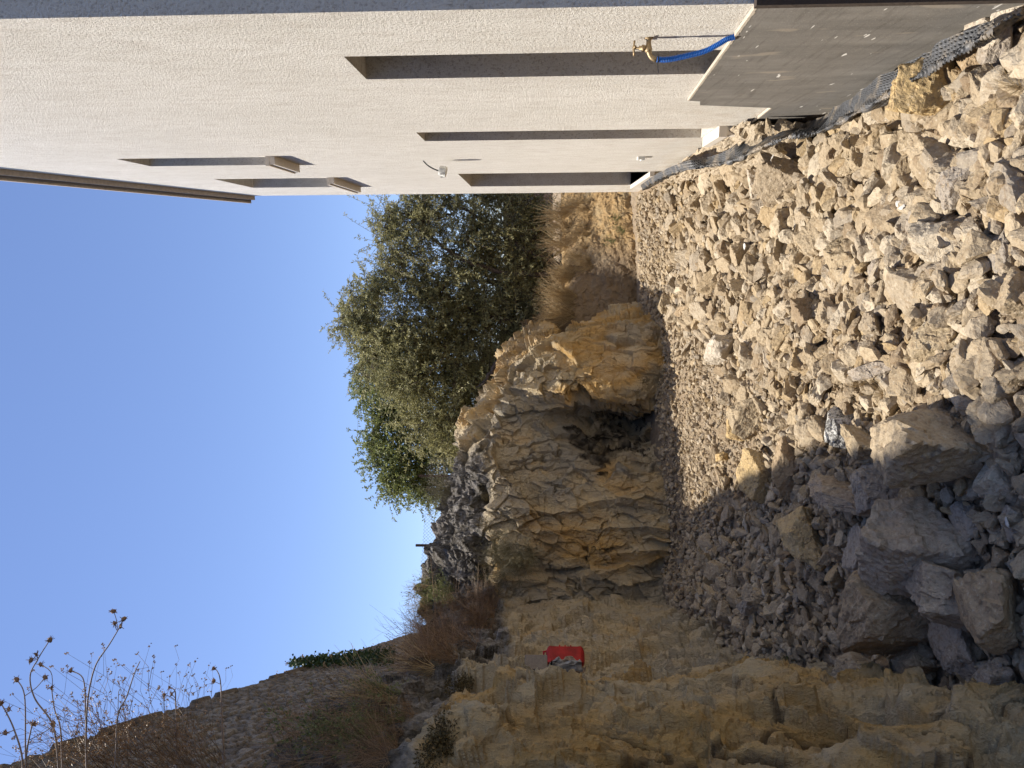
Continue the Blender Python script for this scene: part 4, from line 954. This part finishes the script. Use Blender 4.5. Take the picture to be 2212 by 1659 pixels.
# tall stalks with seed heads reaching into the sky, rooted on the near terrace
def c8(x, y, d): return P(x / 2.926, 1092 + y / 2.926, d)
SK = [([(190, 1900), (165, 1650), (160, 1530), (155, 1205), (105, 1100)], [(105, 1100)], [[(155, 1205), (230, 1150), (285, 1085)]], 3.0, 'forked thin stalk with two seed heads against the sky'),
      ([(380, 1900), (365, 1600), (330, 1380), (220, 1220), (190, 1080), (240, 970), (315, 850)], [(315, 850)], [[(215, 1010), (240, 975), (230, 945)], [(240, 975), (215, 965), (195, 978)]], 3.0, 'curving stalk with three seed heads against the sky'),
      ([(400, 1900), (392, 1600), (380, 1400), (345, 1290), (325, 1155)], [(325, 1155)], [[(330, 1200), (325, 1060), (255, 1005)]], 3.1, 'dark stalk with bare bent tip behind the curving stalk'),
      ([(560, 1900), (548, 1600), (540, 1290), (525, 1095), (445, 1045)], [(445, 1045)], [], 3.1, 'stalk with one drooping seed head against the sky'),
      ([(560, 1950), (545, 1600), (545, 1390), (560, 1190), (605, 1010), (690, 880), (750, 780), (780, 720)], [(780, 720)], [[(745, 790), (735, 720), (718, 668)], [(740, 790), (728, 765), (725, 745)], [(745, 785), (760, 765)]], 3.0, 'tallest leaning stalk with a cluster of seed heads'),
      ([(700, 1900), (730, 1600), (745, 1330), (800, 1210), (850, 1060), (885, 985)], [], [[(745, 1330), (750, 1180), (765, 1165)]], 3.1, 'bare forked stalk leaning over the wall top'),
      ([(1120, 1800), (1115, 1500), (1110, 1240), (1105, 1170), (1070, 1150)], [(1070, 1150)], [[(1110, 1220), (1085, 1190)], [(1108, 1230), (1070, 1205), (1040, 1195)]], 3.6, 'short stalk with three seed heads just above the wall top'),
      ([(1420, 1700), (1405, 1400), (1395, 1130), (1375, 1050), (1350, 1030)], [(1350, 1030)], [[(1395, 1130), (1350, 1110)]], 3.8, 'small hooked stalk with a single seed head near the wall coping'),
      ([(150, 1900), (140, 1600), (90, 1420), (40, 1310), (5, 1250)], [(5, 1250)], [[(35, 1330), (55, 1285)], [(90, 1420), (35, 1440)]], 2.9, 'low stalk with seed heads at the picture edge'),
      ([(170, 1900), (165, 1600), (195, 1420), (205, 1380)], [(205, 1380)], [[(190, 1480), (300, 1420), (335, 1380)]], 2.9, 'low stalk with a pointed bud beside the picture edge')]
for main, heads, sub, d, lab in SK:
    root = c8(*main[0], d); t = empty('dry_stalk', tuple(root), lab + ', on the near terrace', 'weed')
    mb = MB(); hd = MB(); p = np.array([c8(x, y, d) - root for x, y in main]); tt_ = np.linspace(0, len(p) - 1 - 1e-6, len(p) * 6)
    mb.tube(catmull(p, tt_), np.linspace(.0045, .002, len(tt_)), 5)
    for sb in sub:
        q = np.array([c8(x, y, d) - root for x, y in sb]); mb.tube(catmull(q, np.linspace(0, len(q) - 1 - 1e-6, 10)) if len(q) > 2 else q, .0019, 4); heads = heads + [sb[-1]]
    mb.obj('stem', M_stalk, t, True)
    if not (lab.startswith('bare')):
        for x, y in heads:
            c = c8(x, y, d) - root; hd = MB(); W, Fc = rock(2, int(x + y), 1.0, 14, .1); hd.add(W * .0125 + c, t=Fc)
            for _ in range(9):
                v_ = rng.normal(size=3); v_ /= np.linalg.norm(v_); hd.tube([c, c + v_ * .020], [.003, .0008], 3, cap=False)
            hd.obj('seed_head', M_seed, t)
# feathery weeds on the stone-wall side of the terrace
for px, py, s in ((240, 1590, .5), (270, 1580, .55), (320, 1570, .5), (200, 1600, .45), (360, 1560, .6), (410, 1560, .5), (450, 1570, .5), (480, 1540, .5), (60, 1640, .5), (120, 1640, .5), (290, 1610, .6), (350, 1620, .6), (420, 1610, .6), (500, 1600, .6), (180, 1645, .5), (240, 1650, .5)):
    if py > 1615: continue
    c = P(px, py + 110, 3.4 + rng.uniform(-.3, .5))
    o = plant('stalk', c, s * 1.1, 'dry feathery weed in front of the stone wall top near the picture edge', 'feathery weeds before the stone wall', (0, rng.uniform(.7, 1.3)))

# dry straw bits on the floor
for px, py, s in ((1880, 830, .22), (1925, 850, .2), (2205, 190, .16), (1700, 330, .16), (2040, 560, .14), (1640, 720, .15), (1730, 1420, .2)):
    c = onZ(px, py, .03); kd = 'green' if px == 1730 else 'straw'
    plant(kd, c, s, {1880: 'wispy straw tuft against the long pale boulder', 1925: 'sparse straw tuft above the largest boulder', 2205: 'yellow straw blades beside the near rocks by the house', 1700: 'dry straw lying beside the membrane', 2040: 'thin straw in the middle of the sunny rubble', 1640: 'thin straw in the gravel', 1730: 'small dark green weed at the foot of the left rock face'}[px])

# ------------------------------------------------------------------ chain-link fence on the crest
fe = empty('chain_link_fence', (0, 0, 0), 'chain-link fence on rusty posts along top of the grey rock cap', 'fence')
fa, fb = P(905, 1370, 12.0), P(905, 985, 12.6); fa[2] = 3.0; fb[2] = 3.0
ztop = {0: P(893, 1320, 12.0)[2], 1: P(920, 1000, 12.6)[2]}
for px, py in ((898, 1178), (905, 1028)):
    tpt = P(px, py, 12.3); mb = MB(); mb.box(tuple(tpt - [.018, .018, 1.6]), tuple(tpt + [.018, .018, 0.0])); mb.obj('post', M_rust, fe)
mb = MB(); Lf = np.linalg.norm((fb - fa)[:2]); hf = 1.3; dirf = (fb - fa) / Lf; s = .062
def ft(u_, z_):
    zt = ztop[0] + (ztop[1] - ztop[0]) * u_ / Lf; q = fa + dirf * u_; return np.array([q[0], q[1], zt - .05 - z_])
nf = int(Lf / s); nz = int(hf / s)
for i in range(nf):
    zz = [ft((i + (k % 2) * .5) * s, k * s * .5) + rng.normal(size=3) * .002 for k in range(2 * nz)]
    zz2 = [ft((i + 1 - (k % 2) * .5) * s, k * s * .5) for k in range(2 * nz)]
    mb.tube(zz, .0028, 3, cap=False); mb.tube(zz2, .0028, 3, cap=False)
mb.obj('mesh', M_wire, fe)

# ------------------------------------------------------------------ masonry glimpsed behind the right-hand tree
q = P(1190, 300, 24)
tag(link('stone_wall', masonry('far_wall_stone', (q[0] + 6, q[1], 1.0), (-1, 0, 0), (0, 0, 1), 11, 1.0, M_pink, seed=9, step=.06, amp=.03)), 'pinkish stone wall seen low through the branches beside the house corner', 'wall')
q2 = P(1150, 300, 27)
tag(link('stone_wall', masonry('far_wall_green', (q2[0] + 6, q2[1], 1.6), (-1, 0, 0), (0, 0, 1), 12.5, 1.6, M_teal, seed=12, step=.06, amp=.03)), 'grey-green stone wall behind the pinkish wall beside the house corner', 'wall')

# ------------------------------------------------------------------ tap, hose, wall fittings
def c4(x, y, X): return src(2450 + x / 3.687, 150 + y / 3.687, X)
y0 = 3.56; A0 = src(2450 + 535 / 3.687, 150 + 8 / 3.687, 1.0); y0 = A0[1]; z0 = A0[2]
tap = empty('tap', (1, y0, z0), 'brass garden tap on the sunny stucco wall above the foundation slab', 'tap')
mb = MB(); lathe(mb, (0, 0, 0), (-1, 0, 0), [(0, .021), (.004, .021), (.006, .0125), (.02, .0115), (.035, .014), (.048, .018), (.058, .017), (.066, .012)], 18)
lathe(mb, (-.045, 0, .004), (0, 0, 1), [(0, .013), (.016, .013), (.018, .016), (.028, .016), (.03, .011), (.042, .011), (.044, .006), (.062, .006)], 12)
sp = bez(np.array([-.055, 0, -.002]), np.array([-.098, 0, -.036]), np.array([-.016, 0, .012]), 10); sp[-1] = sp[-2] + [0.0, 0, -.008]
mb.tube(sp, [.0135, .0125, .0115, .011, .011, .011, .011, .011, .0115, .012], 14); mb.obj('body', M_brass, tap, True)
mb = MB(); mb.tube([(-.045, -.034, .068), (-.045, -.018, .070), (-.045, 0, .071), (-.045, .018, .070), (-.045, .034, .068)], [.0055, .004, .0075, .004, .0055], 10)
mb.tube([(-.079, 0, .068), (-.063, 0, .070), (-.045, 0, .071), (-.027, 0, .070), (-.011, 0, .068)], [.0055, .004, .0075, .004, .0055], 10); mb.obj('handle', M_brass, tap, True)
# corrugated hose
z_top = float(np.interp(y0 - .065, [poly[0][1], poly[1][1]], [poly[0][2], poly[1][2]])) + .004
hp_ = [sp[-1] + [0, 0, -.004], sp[-1] + [-.002, 0, -.05], (-.090, -.002, -.15), (-.070, -.02, -.26), (-.050, -.045, -.315), (-.030, -.06, -.355), (-.020, -.065, z_top - z0)]
hp_ = np.array([np.array(h, float) for h in hp_]); tt_ = np.linspace(0, 6 - 1e-6, 560); hpts = catmull(hp_, tt_)
arc = np.concatenate([[0], np.cumsum(np.linalg.norm(np.diff(hpts, axis=0), axis=1))])
hose = empty('hose', (1, y0, z0), 'blue corrugated hose tied to the brass tap and hanging down the wall', 'hose')
mb = MB(); mb.tube(hpts, .0125 + .0017 * np.sin(arc / .0075 * 2 * math.pi), 16); mb.obj('tube', M_hose, hose, True)
mb = MB(); c = hpts[14]; mb.tube([c + np.array([math.cos(a), math.sin(a), 0]) * .0155 for a in np.linspace(0, 6.283, 20)], .0022, 5); mb.tube([c + [-.015, 0, 0], c + [-.035, .002, -.002], c + [-.062, .003, -.006]], .0016, 4)
mb.obj('cable_tie', M_black, hose)
# cable with junction box
A1 = src(1300 + 620 / 1.58, 1015 / 1.58, 1.0)
lamp = empty('junction_box', (1, A1[1], A1[2]), 'white round junction box hanging on a black cable high on the wall', 'junction box')
mb = MB(); mb.tube(bez(np.zeros(3), np.array([-.115, .0, -.185]), np.array([-.025, 0, .03]), 14), .0075, 8); mb.obj('cable', M_black, lamp, True)
mb = MB(); lathe(mb, (-.108, 0, -.175), (-.25, 0, -1), [(0, .02), (.006, .05), (.012, .052), (.06, .054), (.062, .06), (.085, .06), (.088, .05), (.092, .0)], 24)
for a in range(6): 
    th = a * math.pi / 3; mb.box((-.125 + .056 * math.cos(th) - .008, .056 * math.sin(th) - .008, -.235), (-.125 + .056 * math.cos(th) + .008, .056 * math.sin(th) + .008, -.195))
mb.obj('box', M_white, lamp)
A2 = src(1300 + 1978 / 1.58, 990 / 1.58, 1.0)
sk = empty('wall_socket', (1, A2[1] + .03, A2[2]), 'small white outlet box low on the wall between two door openings', 'outlet')
mb = MB(); mb.box((-.03, -.05, -.075), (-.001, .06, .0)); mb.obj('housing', M_white, sk); mb = MB(); mb.box((-.04, -.045, -.072), (-.0302, .055, -.035)); mb.obj('cover', M_white, sk)

# ------------------------------------------------------------------ red canister with grey sheets in the rock niche
def rot_frame(c, u_, w_):
    u_ = np.array(u_, float); u_ /= np.linalg.norm(u_); w_ = np.array(w_, float); v_ = np.cross(w_, u_); v_ /= np.linalg.norm(v_); w_ = np.cross(u_, v_)
    mm = Matrix.Identity(4)
    for i in range(3): mm[i][0] = u_[i]; mm[i][1] = v_[i]; mm[i][2] = w_[i]; mm[i][3] = c[i]
    return mm
cc = P(1221, 1420, 5.46); HH, WW, DD = 82 * 5.55 / FPX, .15, .11
can = empty('canister', tuple(cc), 'red plastic canister standing in a niche of the left rock face', 'canister')
def canister_me():
    bm = bmesh.new(); bmesh.ops.create_cube(bm, size=1)
    bmesh.ops.scale(bm, vec=(WW, DD, HH), verts=bm.verts)
    bmesh.ops.bevel(bm, geom=[e for e in bm.edges if abs(e.verts[0].co.z - e.verts[1].co.z) < 1e-4], offset=.05, segments=4, affect='EDGES', profile=.5)
    bmesh.ops.bevel(bm, geom=[e for e in bm.edges if abs(e.verts[0].co.z - e.verts[1].co.z) > HH * .4], offset=.02, segments=3, affect='EDGES')
    me = bpy.data.meshes.new('shell'); bm.to_mesh(me); bm.free(); me.materials.append(M_red); return me
sh = link('shell', canister_me(), can)
mb = MB()
for z_ in (-.045, .0, .045): mb.box((-WW / 2 - .0006, -DD / 2 - .0006, z_ - .005), (WW / 2 + .0006, DD / 2 + .0006, z_ + .005))
mb.obj('rib', M_red, can)
mb = MB(); mb.tube([(-.05, 0, HH / 2 - .012), (-.045, 0, HH / 2 + .018), (.045, 0, HH / 2 + .018), (.05, 0, HH / 2 - .012)], .01, 8); mb.obj('handle', M_red, can, True)
can.rotation_euler = (0, 0, R_(62))
gs = empty('grey_sheets', tuple(P(1210, 1436, 5.2)), 'crumpled grey plastic sheets leaning against the red canister', 'plastic sheets')
for k in range(5):
    n = 9; a = np.linspace(0, 1, n); b_ = np.linspace(0, 1, n); A, Bq = np.meshgrid(a, b_, indexing='ij'); v_ = np.stack([(A.ravel() - .5) * .09, .015 * np.sin(A.ravel() * 7 + k) + .015 * k, (Bq.ravel() - .5) * rng.uniform(.14, .24)], 1)
    v_ += .012 * rng.normal(size=v_.shape) * np.array([.3, 1, .3]); sh_ = link('sheet', mesh('sheet', v_, gridfaces(n, n), [M_gplas, M_gplas, M_card, M_gplas, M_black][k], False), gs)
    sh_.location = (0, rng.uniform(-.04, .04), (-.06, .03, -.10, .06, -.03)[k]); sh_.rotation_euler = (rng.uniform(-.5, .5), rng.uniform(-.7, .7), R_(60) + rng.uniform(-.6, .6))
    sh_.modifiers.new('thickness', 'SOLIDIFY').thickness = .003
bx = MB(); bx.box((-.06, -.05, -.085), (.06, .05, .085)); bo = bx.obj('block', simple('hollow_block', (.20, .175, .155), .95, nscale=90, bumpd=.004)); bo.location = tuple(P(1158, 1437, 5.12)); bo.rotation_euler = (0, 0, R_(62))
bv = bo.modifiers.new('edge', 'BEVEL'); bv.width = .008; bv.segments = 2
tag(bo, 'grey concrete block on the ledge above the red canister', 'block')

# a few white plaster shards in the rubble
for px, py, s in ((1668, 342, .035), (1608, 535, .04), (1432, 900, .09), (1945, 440, .035), (1735, 690, .03), (2175, 1130, .03)):
    c = onZ(px, py, .08); W, Fc = rock(3, px, .3, 9, .03); o = link('plaster_shard', mesh('plaster_shard', W * s, Fc, simple('plaster', (.58, .56, .52), .8), False))
    o.location = c; o.rotation_euler = (rng.uniform(-.6, .6), rng.uniform(-.6, .6), rng.uniform(0, 6)); tag(o, 'small white plaster shard lying on the rubble', 'shard', 'white plaster shards')

# single out repeats that share a label: by how near they stand to the camera
bpy.context.view_layer.update()
dup_ = {}
for o in scene.objects:
    if o.parent is None and o.get('label'): dup_.setdefault(o['label'], []).append(o)
def nth(n): return '%d%s' % (n, 'th' if 10 <= n % 100 <= 20 else {1: 'st', 2: 'nd', 3: 'rd'}.get(n % 10, 'th'))
for lab, L in dup_.items():
    if len(L) < 2: continue
    L.sort(key=lambda o: (Vector(EYE) - o.location).length)
    for k, o in enumerate(L):
        o['label'] = ' '.join(lab.split()[:12]) + (', nearest the camera' if k == 0 else ', %s nearest the camera' % nth(k + 1))
